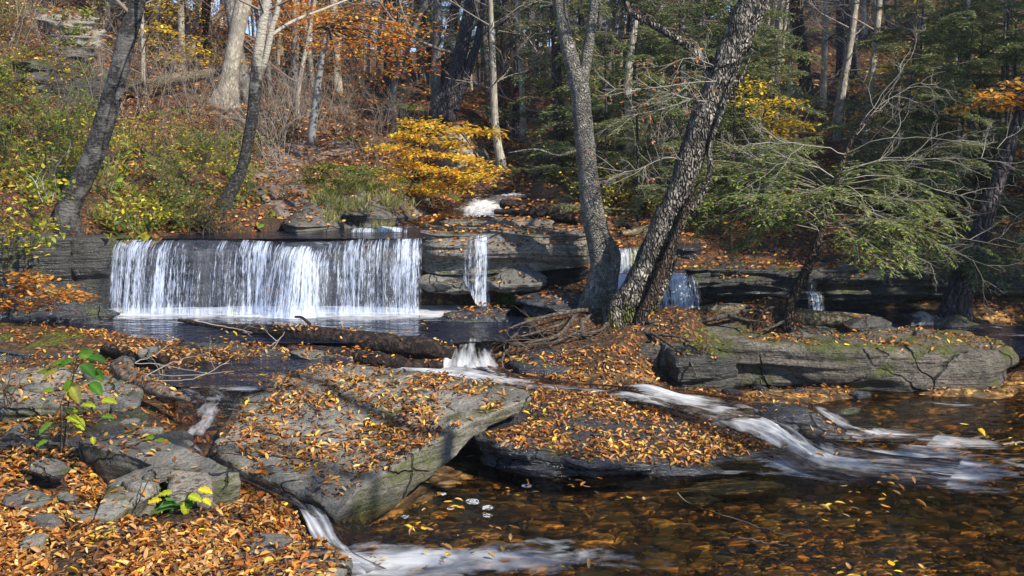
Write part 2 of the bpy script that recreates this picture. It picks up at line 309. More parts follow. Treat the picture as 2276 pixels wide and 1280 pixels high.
def watermat(name, tintc=(.75, .5, .26), foam=True, stretch=(7, 60), rip=14., ripd=.012, deep=0., deep_sky_c=(.03, .035, .04), rough=.03, lo=.0, foamc=(.80, .83, .86), warp=1.):
    """clear brown water with a mirror surface; white where the vertex density 'dens' meets streaks laid along the flow (uv: across, along)"""
    m, nt, out = mat(name); p, g = wpos(nt)
    uv = nd(nt, 'ShaderNodeUVMap').outputs[0]
    bn = nd(nt, 'ShaderNodeBump', {'Height': noise(nt, nd(nt, 'ShaderNodeMapping', {'Vector': p, 'Scale': (.45, 1, 1)}).outputs[0], rip, 4, .55), 'Strength': .8, 'Distance': ripd}).outputs[0]
    fr = nd(nt, 'ShaderNodeFresnel', {'IOR': 1.33, 'Normal': bn}).outputs[0]
    tr = nd(nt, 'ShaderNodeBsdfTransparent', {'Color': (*tintc, 1)})
    base = tr.outputs[0]
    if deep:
        df = nd(nt, 'ShaderNodeBsdfDiffuse', {'Color': (*deep_sky_c, 1), 'Normal': bn}); base = nd(nt, 'ShaderNodeMixShader', {0: deep, 1: base, 2: df.outputs[0]}).outputs[0]
    gl = nd(nt, 'ShaderNodeBsdfGlossy', {'Roughness': rough, 'Normal': bn})
    sh = nd(nt, 'ShaderNodeMixShader', {0: fr, 1: base, 2: gl.outputs[0]}).outputs[0]
    if foam:
        d = nd(nt, 'ShaderNodeAttribute', attribute_name='dens').outputs['Fac']
        wn = nd(nt, 'ShaderNodeTexNoise', {'Vector': p, 'Scale': 2.2, 'Detail': 2.}).outputs[1]
        uv = nd(nt, 'ShaderNodeVectorMath', {0: uv, 1: nd(nt, 'ShaderNodeVectorMath', {0: wn, 1: (.22*warp, .22*warp, 0)}, operation='MULTIPLY').outputs[0]}, operation='ADD').outputs[0]
        su = nd(nt, 'ShaderNodeMapping', {'Vector': uv, 'Scale': (stretch[1], stretch[0], 1)}).outputs[0]
        s1 = noise(nt, su, 1., 5, .6, 1.2); s2 = noise(nt, nd(nt, 'ShaderNodeMapping', {'Vector': uv, 'Scale': (stretch[1]*.25, stretch[0]*.8, 1)}).outputs[0], 1., 4, .55, 1.5); s3 = noise(nt, p, 3.5, 3, .5)
        s = mth(nt, 'ADD', mth(nt, 'ADD', mth(nt, 'MULTIPLY', s1, .42), mth(nt, 'MULTIPLY', s2, .38)), mth(nt, 'MULTIPLY', s3, .2))
        k = mth(nt, 'ADD', mth(nt, 'MULTIPLY', mth(nt, 'SUBTRACT', s, .5), 4.), mth(nt, 'SUBTRACT', mth(nt, 'MULTIPLY', d, 1.25), .62), clamp=True)
        k = mth(nt, 'MULTIPLY', k, mth(nt, 'MULTIPLY', d, 3., clamp=True), clamp=True)
        wd = nd(nt, 'ShaderNodeBsdfDiffuse', {'Color': (*foamc, 1)})
        wt = nd(nt, 'ShaderNodeBsdfTranslucent', {'Color': (*foamc, 1)})
        wm = nd(nt, 'ShaderNodeMixShader', {0: .3, 1: wd.outputs[0], 2: wt.outputs[0]})
        sh = nd(nt, 'ShaderNodeMixShader', {0: mth(nt, 'MULTIPLY', k, .85), 1: sh, 2: wm.outputs[0]}).outputs[0]
    nt.links.new(sh, out.inputs[0]); return m
def fallmat(name):
    m, nt, out = mat(name); uv = nd(nt, 'ShaderNodeUVMap').outputs[0]
    d = nd(nt, 'ShaderNodeAttribute', attribute_name='dens').outputs['Fac']
    def st(a, b, det=4): return noise(nt, nd(nt, 'ShaderNodeMapping', {'Vector': uv, 'Scale': (a, b, 1)}).outputs[0], 1., det, .6, .25)
    s = mth(nt, 'ADD', mth(nt, 'ADD', mth(nt, 'MULTIPLY', st(34, 1.6, 5), .40), mth(nt, 'MULTIPLY', st(5.5, .6, 4), .30)), mth(nt, 'MULTIPLY', st(95, 11, 3), .30))
    k = mth(nt, 'ADD', mth(nt, 'MULTIPLY', mth(nt, 'SUBTRACT', s, .5), 9.), mth(nt, 'SUBTRACT', mth(nt, 'MULTIPLY', d, 1.7), .74), clamp=True)
    k = mth(nt, 'MULTIPLY', k, mth(nt, 'MULTIPLY', d, 5., clamp=True))
    bn = nd(nt, 'ShaderNodeBump', {'Height': s, 'Strength': .7, 'Distance': .05}).outputs[0]
    c = (.74, .82, .95, 1)
    wd = nd(nt, 'ShaderNodeBsdfDiffuse', {'Color': c, 'Normal': bn}); wt = nd(nt, 'ShaderNodeBsdfTranslucent', {'Color': c})
    gl = nd(nt, 'ShaderNodeBsdfGlossy', {'Roughness': .5, 'Normal': bn})
    w = nd(nt, 'ShaderNodeMixShader', {0: .25, 1: wd.outputs[0], 2: wt.outputs[0]}); w = nd(nt, 'ShaderNodeMixShader', {0: .05, 1: w.outputs[0], 2: gl.outputs[0]})
    tr = nd(nt, 'ShaderNodeBsdfTransparent', {'Color': (.93, .95, 1, 1)})
    cl = nd(nt, 'ShaderNodeMixShader', {0: mth(nt, 'MULTIPLY', mth(nt, 'MULTIPLY', d, 4., clamp=True), .04), 1: tr.outputs[0], 2: gl.outputs[0]})
    sh = nd(nt, 'ShaderNodeMixShader', {0: mth(nt, 'MULTIPLY', k, .92), 1: cl.outputs[0], 2: w.outputs[0]})
    nt.links.new(sh.outputs[0], out.inputs[0]); return m
M = {}
M['rock_wet'] = rockmat('wet dark rock', (.028, .03, .034), (.085, .085, .09), moss=.35, lich=.1, wet=1., rgh=.6, crack=2.)
M['rock_fall'] = rockmat('soaked ledge rock', (.018, .020, .026), (.05, .052, .062), moss=.0, lich=.0, wet=1.1, rgh=.5)
M['rock_dry'] = rockmat('grey sandstone', (.13, .12, .105), (.26, .245, .21), moss=.35, lich=.35, rgh=.85, crack=2.2)
M['rock_slab'] = rockmat('grey slab stone', (.15, .14, .118), (.30, .28, .235), moss=.5, lich=.4, rgh=.8, strat=.3, side=.9, crack=1.6, wetz=.03)
M['rock_speck'] = rockmat('speckled lichen stone', (.21, .185, .15), (.36, .32, .26), moss=.55, lich=.3, rgh=.85, speck=.85, warm=(.25, .17, .14), strat=.6)
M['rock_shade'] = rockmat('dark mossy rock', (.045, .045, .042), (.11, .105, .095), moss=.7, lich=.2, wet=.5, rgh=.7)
M['rock_pale'] = rockmat('pale cliff rock', (.26, .235, .19), (.5, .46, .38), moss=.1, lich=.4, rgh=.85, speck=.2)
M['ground'] = groundmat('leafy ground', [(.20,.08,.03), (.30,.11,.03), (.08,.04,.02), (.16,.08,.04), (.24,.13,.06), (.22,.07,.02), (.05,.03,.02), (.1,.05,.025)], scale=19, cover=.6, green=.2)
M['bed'] = groundmat('stream bed stones', [(.34, .18, .06), (.2, .12, .05), (.42, .25, .09), (.1, .07, .04), (.5, .3, .09), (.24, .16, .08), (.32, .17, .055), (.14, .1, .06)], scale=6, soil=(.05, .03, .015), cover=1.)
M['leaf'] = leafmat('autumn leaf', .25, .5, .3); M['leaf_live'] = leafmat('living leaf', .45, .45, .35); M['needle'] = leafmat('needles', .3, .65, .12)
M['twig'] = leafmat('twig bark', .0, .8, .2)
M['birch'] = barkmat('silver scaly bark', (.40, .37, .32), (.68, .64, .57), 1.3, crack=.5, patch=(.2, .185, .16), moss=.5, plates=(60, .55), bump=1.2, pc=.3)
M['rough'] = barkmat('shaggy bark', (.36, .32, .265), (.64, .59, .51), 2.5, crack=.7, patch=(.10, .09, .075), moss=1., bump=1.8, plates=(36, .28), pc=.3)
M['darkbark'] = barkmat('dark smooth bark', (.045, .042, .04), (.11, .10, .095), 1., hs=4., crack=.4, patch=(.16, .15, .14), moss=.0)
M['twotone'] = barkmat('dark bark fading to pale', (.045, .042, .04), (.13, .12, .11), 1., hs=4., crack=.4, zpale=1.7)
M['whitebark'] = barkmat('pale bark', (.42, .37, .29), (.62, .56, .46), 3., crack=.5, patch=(.22, .2, .16))
M['greybark'] = barkmat('grey bark', (.15, .14, .13), (.28, .26, .24), 3., crack=.5)
M['redbark'] = barkmat('furrowed brown bark', (.11, .075, .055), (.21, .15, .115), 3., crack=.6, bump=1.5, plates=(34, .35), pc=.6)
M['mauvebark'] = barkmat('deep furrowed bark', (.10, .085, .095), (.2, .17, .18), 3., crack=.7, bump=1.6, plates=(16, .3))
M['deadwood'] = barkmat('weathered wood', (.22, .16, .11), (.42, .33, .24), 1., crack=.6, bump=1.4, sc=.6)
M['logdark'] = barkmat('rotting log bark', (.02, .014, .012), (.085, .055, .042), 1., crack=.6, bump=1.6, sc=.6)
M['logpale'] = barkmat('mossy log wood', (.13, .11, .07), (.28, .22, .13), 1., crack=.5, bump=1.2, sc=.6)
M['fall'] = fallmat('falling water')
M['pool'] = watermat('dark pool', (.34, .3, .28), stretch=(7, 12), rip=5, ripd=.07, deep=.35, deep_sky_c=(.02, .032, .075), foamc=(.92, .94, .96))  # navy diffuse share paints the reflected blue sky into the water
M['amber'] = watermat('amber shallow water', (.96, .79, .52), stretch=(6, 10), rip=9, ripd=.012)
M['rapid'] = watermat('running water', (.72, .64, .56), stretch=(2.2, 12), rip=10, ripd=.05, warp=.5, deep=.04)
# ---------------------------------------------------------------- terrain
class RBF:
    def __init__(s, pts, c=.02, sm=1e-4):
        pts = np.array(pts); s.q = s.key(pts[:, 0], pts[:, 1]); s.c = c; s.m = pts[:, 2].mean()
        D = np.linalg.norm(s.q[:, None]-s.q[None], axis=2); K = np.sqrt(D*D+c*c)
        s.w = np.linalg.solve(K-sm*np.eye(len(pts))*0+np.eye(len(pts))*-sm, (pts[:, 2]-s.m))
    @staticmethod
    def key(x, y): return np.stack([x/(y+5), np.log(np.maximum(y, -4)+5)], -1)
    def __call__(s, x, y):
        x = np.asarray(x, float); y = np.asarray(y, float); q = s.key(x.ravel(), y.ravel()); out = np.empty(len(q))
        for i in range(0, len(q), 20000):
            D = np.linalg.norm(q[i:i+20000, None]-s.q[None], axis=2); out[i:i+20000] = np.sqrt(D*D+s.c*s.c)@s.w
        return (out+s.m).reshape(x.shape)
def Wp(px, Y, z): return np.array(((px-1138)*Y/F_PX, Y, z))
LOW = [P(*q) for q in [
 (0,1280,4.9),(200,1275,4.95),(420,1270,5.05),(640,1262,5.45),(690,1208,6.0),(640,1140,6.45),(540,1108,6.6),(600,1122,6.5),(400,1130,6.2),(200,1130,6.05),(0,1130,5.95),(-200,1280,4.9),(-200,1100,6),
 (0,1000,7.1),(150,1000,7.05),(330,960,7.3),(400,1020,6.9),(0,900,8.5),(200,900,8.45),(330,900,8.4),(-200,900,8.5),(0,834,9.75),(150,818,9.8),(-200,830,9.7),
 (0,720,11.4),(200,735,11.2),(400,755,10.9),(500,775,10.5),(600,770,10.7),(-300,720,11.4),(0,750,10.7),(200,760,10.6),(450,800,9.9),
 (1080,790,11.1),(1150,735,11.9),(1230,700,12.4),(1330,690,12.2),(1400,708,11.6),(1300,755,11.2),(1450,745,11.2),(1560,730,11.3),(1420,800,10.7),(1300,838,10.3),(1400,850,10.2),(1560,870,10.15),(1700,872,10.2),
 (1600,712,11.8),(1750,712,11.6),(1900,712,11.8),(2300,870,10.5),(2450,860,10.6),(2300,790,11.3),(2450,770,11.6),(2250,862,10.6)]]
LOW += [Wp(*q) for q in [(430,9.5,.33),(560,9.7,.33),(680,9.8,.33),(380,9.3,.36),(400,6.5,.12),(300,6.8,.2),(270,6.1,.18),(460,6.4,.1),(1600,10.9,-.02),(1800,10.8,-.05),(2000,10.9,-.05),(2180,10.9,-.05),(1480,10.9,.1),(1800,11.5,.1),(1900,10.42,.03),(2100,10.4,.035),(2240,10.4,.04),(1750,10.42,.02),(1600,11.4,.2),(150,1,.5),
 (300,12.3,.28),(600,12.5,.25),(900,12.6,.25),(1050,12.5,.3),(250,13.2,.3),(800,11.6,.25),(1050,11.4,.3),(950,11.2,.32),(100,12.6,.42),(-150,12.6,.5),(0,13.4,.5),(600,13.4,.2),(1000,13.4,.35),(1250,13.4,.5),
 (1000,10.5,.1),(1150,10.2,.1),(1350,9.8,.06),(1500,9.5,.02),(1650,9.3,-.03),(700,9.9,.25),(600,9.4,.3),(500,9.2,.3),(430,8.8,.3),(420,8.2,.28),(440,7.5,.2),(520,7.0,.1),(620,6.55,0.),(700,6.2,-.1),
 (760,5.9,-.25),(850,5.5,-.35),(1000,6,-.3),(1200,6,-.25),(1500,6,-.25),(1900,6,-.28),(2300,6,-.3),(1000,4.5,-.4),(1600,4.5,-.35),(2400,4.5,-.3),(800,4.6,-.4),(1138,2,-.4),(2600,2,-.2),(-600,2,.8),(2200,3,-.3),
 (1000,7.2,-.12),(1150,7.4,-.14),(1300,7.6,-.2),(1500,7.5,-.16),(1800,7.2,-.2),(2200,7.5,-.28),(1900,8.4,-.25),(2250,9,-.3),(1800,9.4,-.2),(2100,10,-.2),(1600,8.5,-.15),(1100,8.6,-.1),(900,7.6,-.1),(800,8.5,.1),(1000,9.3,.05),(1300,8.6,-.1),
 (1560,12.9,.25),(1750,12.9,.25),(1950,12.8,.22),(2150,12.4,.15),(2350,11.8,.1),(2500,11.5,.1),(1500,13.3,.2),(2300,13.2,.42),(2200,13.6,.6),(2450,13.2,.6),(2600,12.8,.6),(1900,13.6,.4)]]
UP = [P(*q) for q in [
 (-200,480,13),(0,470,13.2),(150,472,13.6),(300,500,14.0),(420,508,14.2),(500,480,14.7),(505,448,15),(560,440,15.6),(640,470,15.6),(720,480,16),(850,470,16.8),(930,478,16.5),
 (700,425,18),(640,385,19.5),(600,330,22),(560,250,24.5),(500,232,25),(400,215,25),(300,205,25),(150,150,23),(80,60,23),(0,30,22),(-200,0,22),(-150,300,16),(0,250,18),(100,330,16.5),(200,410,14.8),(60,420,14.5),(330,350,17.5),(450,380,17),(300,430,15.5),(250,270,21),(120,230,20),
 (200,60,29),(300,0,34),(430,40,36),(540,130,31),(650,240,29),(780,235,32),(900,228,34),(1010,228,31),(700,300,26),(800,300,26.5),(880,260,29),(760,360,22),(850,400,20),(780,430,18.2),
 (1000,440,18.6),(930,380,21),(960,310,25),(1040,300,26),(1080,380,21.5),(1120,420,20),
 (1200,445,19),(1180,380,26),(1160,330,31),(1230,320,33),(1250,480,16.5),(1300,500,15),(1420,500,15.2),(1500,520,14.7),(1600,500,15.5),(1500,430,19),(1700,480,16.5),(1900,480,17),(2100,480,17),(2276,470,16.5),(2450,450,16),
 (1350,420,22),(1500,340,25),(1700,380,22),(1900,380,22),(2150,370,20),(2276,350,20),(2450,320,19),(1400,280,33),(1600,240,32),(1790,195,32),(1885,172,33),(2050,210,30),(2276,180,28),(2450,120,28),
 (1300,210,48),(1500,120,50),(1800,40,48),(2100,-20,48),(2400,-60,45),(1100,215,50),(950,200,55),(800,160,60),(1200,180,70),(1000,170,80),(650,130,60),(500,60,60),(200,-60,60),(-100,-100,40),(1500,60,80),(2000,-60,80),(2600,-100,80),(1000,150,130),(1600,60,130),(400,60,130),(2500,0,130),(-200,0,130)]]
UP += [Wp(*q) for q in [(260,13.4,1.40),(500,13.4,1.32),(700,13.4,1.32),(940,13.4,1.34),(1100,13.5,1.42),(1300,13.6,1.30),(500,14.1,1.3),(800,14.3,1.3),(700,14.8,1.36),(850,15.3,1.4),(950,15,1.38),(1120,15,1.42),(1060,16.5,1.5),(1080,17.4,1.55),(1100,18.2,1.8),
 (1450,13.8,1.15),(1600,13.9,1.0),(1800,13.9,1.0),(2000,14,1.0),(2200,14.1,1.05),(2450,14.2,1.1),(0,13,1.5),(-200,12.7,1.5),(1600,14.7,1.3),(1900,14.8,1.35),(2200,14.8,1.4)]]
RL, RU = RBF(LOW), RBF(UP)
LEDGE = ([-12, -7, -5.1, -1.2, 1, 2.2, 4, 7, 14], [12.3, 12.75, 13.35, 13.45, 13.6, 13.75, 13.85, 13.95, 14.0])
def height(x, y, detail=True):
    x = np.asarray(x, float); y = np.asarray(y, float)
    yl = np.interp(x, *LEDGE)
    s = sstep(0, .25, y-yl); z = np.where(s < 1, RL(x, np.minimum(y, 16)), 0)*(1-s)+np.where(s > 0, RU(x, np.maximum(y, 12.5)), 0)*s
    if detail:
        a = np.clip((y-4)*.012, .03, .5)
        z = z+n2(x, y, .9, 4, 1)*np.clip(a*1.3, .04, .7)*np.where(y > 18, 1, .55)+n2(x, y, 4, 3, 2)*np.where(y < 8, .014, .03)
        rock = sstep(13.6, 15, y)*(1-sstep(26, 32, y))*sstep(.0, .35, n2(x, y, .35, 3, 9)+.25-np.abs(x+2)*.03)   # layered rock shelves along the stream
        st = .22; zz = z+n2(x, y, 1.2, 2, 4)*.12; t = zz/st; fl = np.floor(t); fr = t-fl
        z = z*(1-rock)+rock*((fl+sstep(.55, .95, fr))*st-n2(x, y, 1.2, 2, 4)*.12)
    for pl in CARVE:      # stream channels cut into the bank
        c = np.array(pl); best = np.full(x.shape, 9.); zb = np.zeros(x.shape)
        for i in range(len(c)-1):
            a, b = c[i], c[i+1]; d = b[:2]-a[:2]; t = np.clip(((x-a[0])*d[0]+(y-a[1])*d[1])/(d@d), 0, 1); q = np.hypot(x-a[0]-t*d[0], y-a[1]-t*d[1])/(a[3]+(b[3]-a[3])*t)
            m = q < best; best = np.where(m, q, best); zb = np.where(m, a[2]+(b[2]-a[2])*t, zb)
        k = 1-sstep(.75, 1.35, best); z = np.where(z > zb, z*(1-k)+zb*k, z)
    return z
def _c(px, py, zw, w, dz=.09): q = PZ(px, py, zw); return (q[0], q[1], zw-dz, w)
_q = [P(1135,440,18.6), P(1112,448,18), P(1080,462,17.3), P(1072,476,16.5), P(1070,490,15.7)]
CARVE = [[(q[0], q[1], q[2]-.16, 1.15) for q in _q], [_c(450,864,.44,.34), _c(465,890,.42,.27), _c(460,925,.37,.29), _c(440,955,.33,.28), _c(436,982,.28,.2), _c(455,1008,.23,.14), _c(520,1055,.17,.17), _c(592,1088,.13,.17), _c(645,1112,.09,.15), _c(690,1150,.05,.14), _c(725,1200,-.01,.14), _c(780,1250,-.1,.2)],
 [_c(400,830,.44,.3), _c(520,825,.44,.42), _c(650,812,.44,.4), _c(740,805,.44,.25)],
 [_c(900,820,.26,.35), _c(1040,828,.25,.4), _c(1200,856,.22,.4), _c(1380,874,.18,.35), _c(1500,895,.15,.4), _c(1640,930,.1,.45), _c(1780,1000,.03,.4), _c(1900,1035,-.05,.4)],
 [_c(1690,893,.13,.2), _c(1800,900,.1,.2), _c(1880,945,.02,.2), _c(2050,975,-.05,.3)], [_c(1400,856,.2,.2), _c(1560,880,.15,.25)]]
rows = np.concatenate([np.linspace(-3, 4, 24), 4+(136)*(np.linspace(0, 1, 430)[1:]**2.6)*.6+np.linspace(0, 1, 430)[1:]*136*.4*np.linspace(0, 1, 430)[1:]])
rows = np.unique(np.concatenate([np.linspace(-3, 4.5, 20), np.linspace(4.5, 16, 300), np.geomspace(16, 140, 220)]))
us = np.linspace(-.95, .95, 620)
YY, UU = np.meshgrid(rows, us, indexing='ij'); XX = UU*(YY+4.5)
ZZ = height(XX, YY)
TV = np.stack([XX, YY, ZZ], -1).reshape(-1, 3); TF = grid_faces(len(us), len(rows))
# faces in front of the ledge belong to the stream bed, the rest to the leafy ground; one sheet with two materials
ground = mk('ground', TV, TF, M['ground']); tag(ground, kind='structure'); ground.data.materials.append(M['bed'])
fc = TV[TF].mean(1)
wl = np.where(fc[:, 1] < 10.2+.0*fc[:, 0], .03, .47); wl = np.where((fc[:, 0] > -.1) & (fc[:, 1] > 9.6) & (fc[:, 1] < 11.6), .22, wl); wl = np.where((fc[:, 0] < -.5) & (fc[:, 1] > 6.9) & (fc[:, 1] < 10.2), .3, wl)
isbed = (fc[:, 2] < wl+.02) & (fc[:, 1] < np.interp(fc[:, 0], *LEDGE)+.1) & (fc[:, 0] > -7)
ground.data.polygons.foreach_set('material_index', isbed.astype(np.int32))
SURF = []   # (verts, tris/quads, leaf density) for dropping leaves
SURF.append((TV, TF, 1., 'ground'))
# ---------------------------------------------------------------- rocks
def slab(name, outline, thick, m, label=None, dens=1., terr=.02, amp=.05, strata=.06, sfreq=14, inset=.1, rnd=.05, seed=1, n=220, rough=.04, dome=0., parent=None, cat='rock', kind=None, group=None, tk=None, edge=.06, lift=0.):
    """layered rock: outline = top edge as (px,py,depth), thick = one value or one per corner"""
    o = np.array([P(*q) for q in outline]); K = len(o); o[:, 2] += lift
    th = np.broadcast_to(np.asarray(thick, float), K)
    c4 = np.hstack([o, th[:, None]]); d = np.linalg.norm(np.diff(np.vstack([c4, c4[:1]])[:, :2], axis=0), axis=1)
    s = np.concatenate([[0], np.cumsum(d)]); a = np.linspace(0, s[-1], n, endpoint=False)
    cl = np.vstack([c4, c4[:1]]); R = np.stack([np.interp(a, s, cl[:, k]) for k in range(4)], 1)
    for _ in range(2): R = (np.roll(R, 1, 0)+2*R+np.roll(R, -1, 0))/4
    cen = R.mean(0); out = R[:, :2]-cen[:2]; dist = np.linalg.norm(out, axis=1); nd_ = out/dist[:, None]
    sz = dist.mean()
    w = fbm(np.stack([R[:, 0], R[:, 1], np.full(n, seed*3.1)], 1), 2.2/max(sz, .3)**.5, 4, seed)
    R[:, :2] += nd_*w[:, None]*edge*min(sz, 1.5)*2
    # plane through the corners for the interior
    A = np.c_[o[:, 0], o[:, 1], np.ones(K)]; co, *_ = np.linalg.lstsq(A, o[:, 2], rcond=None)
    rowsv = []
    ts = np.concatenate([np.linspace(0, .9, 26)[1:], [.94, .97, .99]])
    for t in ts:
        xy = cen[:2]+(R[:, :2]-cen[:2])*t; zp = xy@co[:2]+co[2]
        z = zp*(1-t**2)+R[:, 2]*t**2+dome*(1-t*t)
        q = np.stack([xy[:, 0], xy[:, 1], np.zeros(n)], 1)
        z = z+fbm(q, 1.3, 4, seed)*amp+fbm(q, 9, 3, seed)*amp*.15
        k = fbm(q, 1.1, 3, seed+5)*3.5; z = z+terr*(np.floor(k)+sstep(.85, 1, k-np.floor(k)))
        rowsv.append(np.stack([xy[:, 0], xy[:, 1], z], 1))
    top = rowsv[-1]
    ns = max(14, int(26*min(1, th.max()/.3)))
    for i in range(1, ns+1):
        f = i/ns; z = top[:, 2]-R[:, 3]*f
        zz = (z+fbm(np.stack([R[:, 0], R[:, 1], z*0], 1), 1.5, 2, seed)*.12)
        lay = vnoise(np.stack([R[:, 0]*.8, R[:, 1]*.8, zz*sfreq+seed], 1)); lay2 = vnoise(np.stack([R[:, 0]*1.5, R[:, 1]*1.5, zz*sfreq*3+seed*2], 1))
        lay = np.sign(lay)*np.abs(lay)**.5
        off = strata*lay+strata*.35*lay2+rough*fbm(np.stack([R[:, 0], R[:, 1], z], 1), 3.5, 4, seed)*1.2
        off = off+rnd*math.sqrt(max(0, 1-(1-min(1, f*4))**2))-inset*f**1.5
        if i == ns: off = off-.05
        xy = R[:, :2]+nd_*off[:, None]
        rowsv.append(np.stack([xy[:, 0], xy[:, 1], z], 1))
    last = rowsv[-1]
    for t in (.8, .4): rowsv.append(np.stack([cen[0]+(last[:, 0]-cen[0])*t, cen[1]+(last[:, 1]-cen[1])*t, last[:, 2]-.01], 1))
    V = np.concatenate(rowsv); F = grid_faces(n, len(rowsv), True)
    # centre fan
    c0 = len(V); V = np.vstack([V, [cen[0], cen[1], rowsv[0][:, 2].mean()], [cen[0], cen[1], last[:, 2].mean()-.01]])
    i = np.arange(n); j = (i+1) % n; b = (len(rowsv)-1)*n
    F3 = np.concatenate([np.stack([j, i, np.full(n, c0)], 1), np.stack([b+i, b+j, np.full(n, c0+1)], 1)])
    loc = np.array((cen[0], cen[1], last[:, 2].min()))
    ob = mk(name, V, [F[:, ::-1], F3[:, ::-1]], M[m], loc=None if parent else loc, parent=parent)
    if not parent: tag(ob, label, cat, group, kind)
    SURF.append((V, F[:len(ts)*n], dens, tk or label)); return ob
def ledge(name, pts, m, label, back=.8, strata=.10, sfreq=9, over=.12, seed=1, dens=.6, rise=.05, nrow=46, rough=.06, parent=None, lean=.0, taper=.3):
    """standing rock face: pts = (px, top py, bottom py, depth)"""
    T = np.array([P(p[0], p[1], p[3]) for p in pts]); B = np.array([P(p[0], p[2], p[3]-lean) for p in pts])
    L = np.concatenate([[0], np.cumsum(np.linalg.norm(np.diff(T[:, :2], axis=0), axis=1))]); n = max(60, int(L[-1]/.035)); a = np.linspace(0, L[-1], n)
    T = np.stack([np.interp(a, L, T[:, k]) for k in range(3)], 1); B = np.stack([np.interp(a, L, B[:, k]) for k in range(3)], 1)
    B[:, 2] -= .12
    e = np.minimum(1, np.minimum(a, L[-1]-a)/max(taper, 1e-3))
    wob = n2(a, a*0+seed, .8, 4, seed)*.22
    T[:, 1] += wob+(1-e)**2*.5; B[:, 1] += wob+(1-e)**2*.5
    T[:, 2] += n2(a, a*0, 2.5, 3, seed)*.025; T[:, 2] -= (1-e)**2*(.12 if taper > .6 else 0); T[:, 1] += (1-e)**2*(2. if taper > .6 else 0); B[:, 1] += (1-e)**2*(2. if taper > .6 else 0)
    rowsv = []
    for t in np.linspace(1, 0, 14):
        q = T.copy(); q[:, 1] += back*t; q[:, 2] += rise*t+n2(q[:, 0], q[:, 1], 1.5, 3, seed)*.05*t
        if t == 1: q[:, 2] -= .25
        rowsv.append(q)
    for i in range(1, nrow+1):
        f = i/nrow; q = T*(1-f)+B*f
        zz = q[:, 2]+n2(a, a*0, .6, 2, seed)*.12
        l1 = vnoise(np.stack([a*.45, a*0+seed, zz*sfreq], 1)); l1 = np.sign(l1)*np.abs(l1)**.45
        l2 = vnoise(np.stack([a*.9, a*0+seed+4, zz*sfreq*3.1], 1)); l2 = np.sign(l2)*np.abs(l2)**.6
        off = strata*l1+strata*.45*l2+rough*fbm(np.stack([q[:, 0], q[:, 1], q[:, 2]], 1), 4, 4, seed)
        off = off-over*(sstep(.05, .6, f)*1.-.7*sstep(.7, 1, f))+.05*math.sqrt(1-(1-min(1, f*6))**2)
        # vertical joints
        jn = sstep(.02, .0, np.abs(((a*.7+n2(a, zz, 1, 2, seed)*.3) % 1)-.5)-.0)*.06
        q[:, 1] -= off-jn; rowsv.append(q)
    V = np.concatenate(rowsv); F = grid_faces(n, len(rowsv)); loc = V.mean(0); loc[2] = V[:, 2].min()
    ob = mk(name, V, F[:, ::-1], M[m], loc=None if parent else loc, parent=parent)
    if not parent: tag(ob, label, 'rock ledge')
    SURF.append((V, F, dens, label)); return ob
# -- foreground slabs
M['rock_long'] = rockmat('long slab stone', (.10, .088, .072), (.25, .22, .175), moss=1.0, lich=.35, rgh=.85, speck=.8, warm=(.22, .15, .125), strat=.7, crack=1.1, wetz=.04)
slab('rock_slab', [(560,870,8.9),(640,832,9.4),(800,812,9.7),(950,822,9.4),(1080,842,8.95),(1160,860,8.48),(1174,874,8.3),(1100,905,8.0),(1000,962,7.55),(880,1035,7.15),(800,1088,6.9),(745,1140,6.66),(690,1090,6.88),(560,1032,7.2),(468,995,7.45),(500,940,8.0),(520,900,8.5)],
     [.3,.3,.3,.25,.2,.13,.11,.14,.24,.34,.36,.3,.3,.3,.3,.3,.3], 'rock_slab', 'big tilted triangular slab with a thick mossy edge, strewn with leaves, in the centre foreground', dens=1.0, terr=.022, amp=.06, strata=.018, sfreq=10, inset=.05, rnd=.015, rough=.012, seed=2, edge=.018, n=420)
slab('rock_slab', [(1130,880,9.3),(1180,866,9.6),(1350,885,9.5),(1500,915,9.2),(1640,960,8.7),(1730,1000,8.3),(1795,1036,7.98),(1700,1050,7.85),(1600,1045,7.8),(1450,1030,7.68),(1300,1022,7.58),(1180,1000,7.65),(1065,965,7.9),(1080,920,8.5)],
     [.2,.2,.2,.2,.16,.12,.08,.14,.2,.24,.27,.3,.3,.25], 'rock_wet', 'lens-shaped dark wet slab covered in leaves, beside the white rapids', dens=1.25, terr=.008, amp=.04, strata=.045, sfreq=16, inset=.2, rnd=.09, seed=3, edge=.02, n=420, dome=.05)
slab('rock_slab', [(1440,772,11.0),(1560,768,10.85),(1700,762,10.75),(1850,768,10.65),(2050,780,10.5),(2190,785,10.5),(2240,768,10.8),(2205,740,11.4),(2010,722,11.8),(1800,714,12),(1600,706,12.1),(1480,718,12)],
     [.5]*7+[.45]*5, 'rock_long', 'long flat-topped lichen-specked slab with a mossy front and rounded right end, right of the roots', dens=.75, terr=.035, amp=.06, strata=.085, sfreq=6, inset=.0, rnd=.07, seed=4, n=460, edge=.02)
slab('rock', [(1130,800,10.75),(1180,775,11),(1290,768,11.0),(1340,786,10.85),(1325,812,10.6),(1240,818,10.5),(1160,815,10.55)], .24, 'rock_wet', 'dark rounded rock capped with leaves under the roots, right of the small chute', dens=1.2, seed=5, strata=.03, rnd=.08, n=160)
slab('rock', [(1480,780,10.9),(1560,772,10.8),(1640,785,10.6),(1600,800,10.45),(1510,800,10.5)], .4, 'rock_shade', 'dark mossy block hanging over a hollow between the roots and the long slab', dens=.3, seed=15, strata=.03, rnd=.05, n=140)
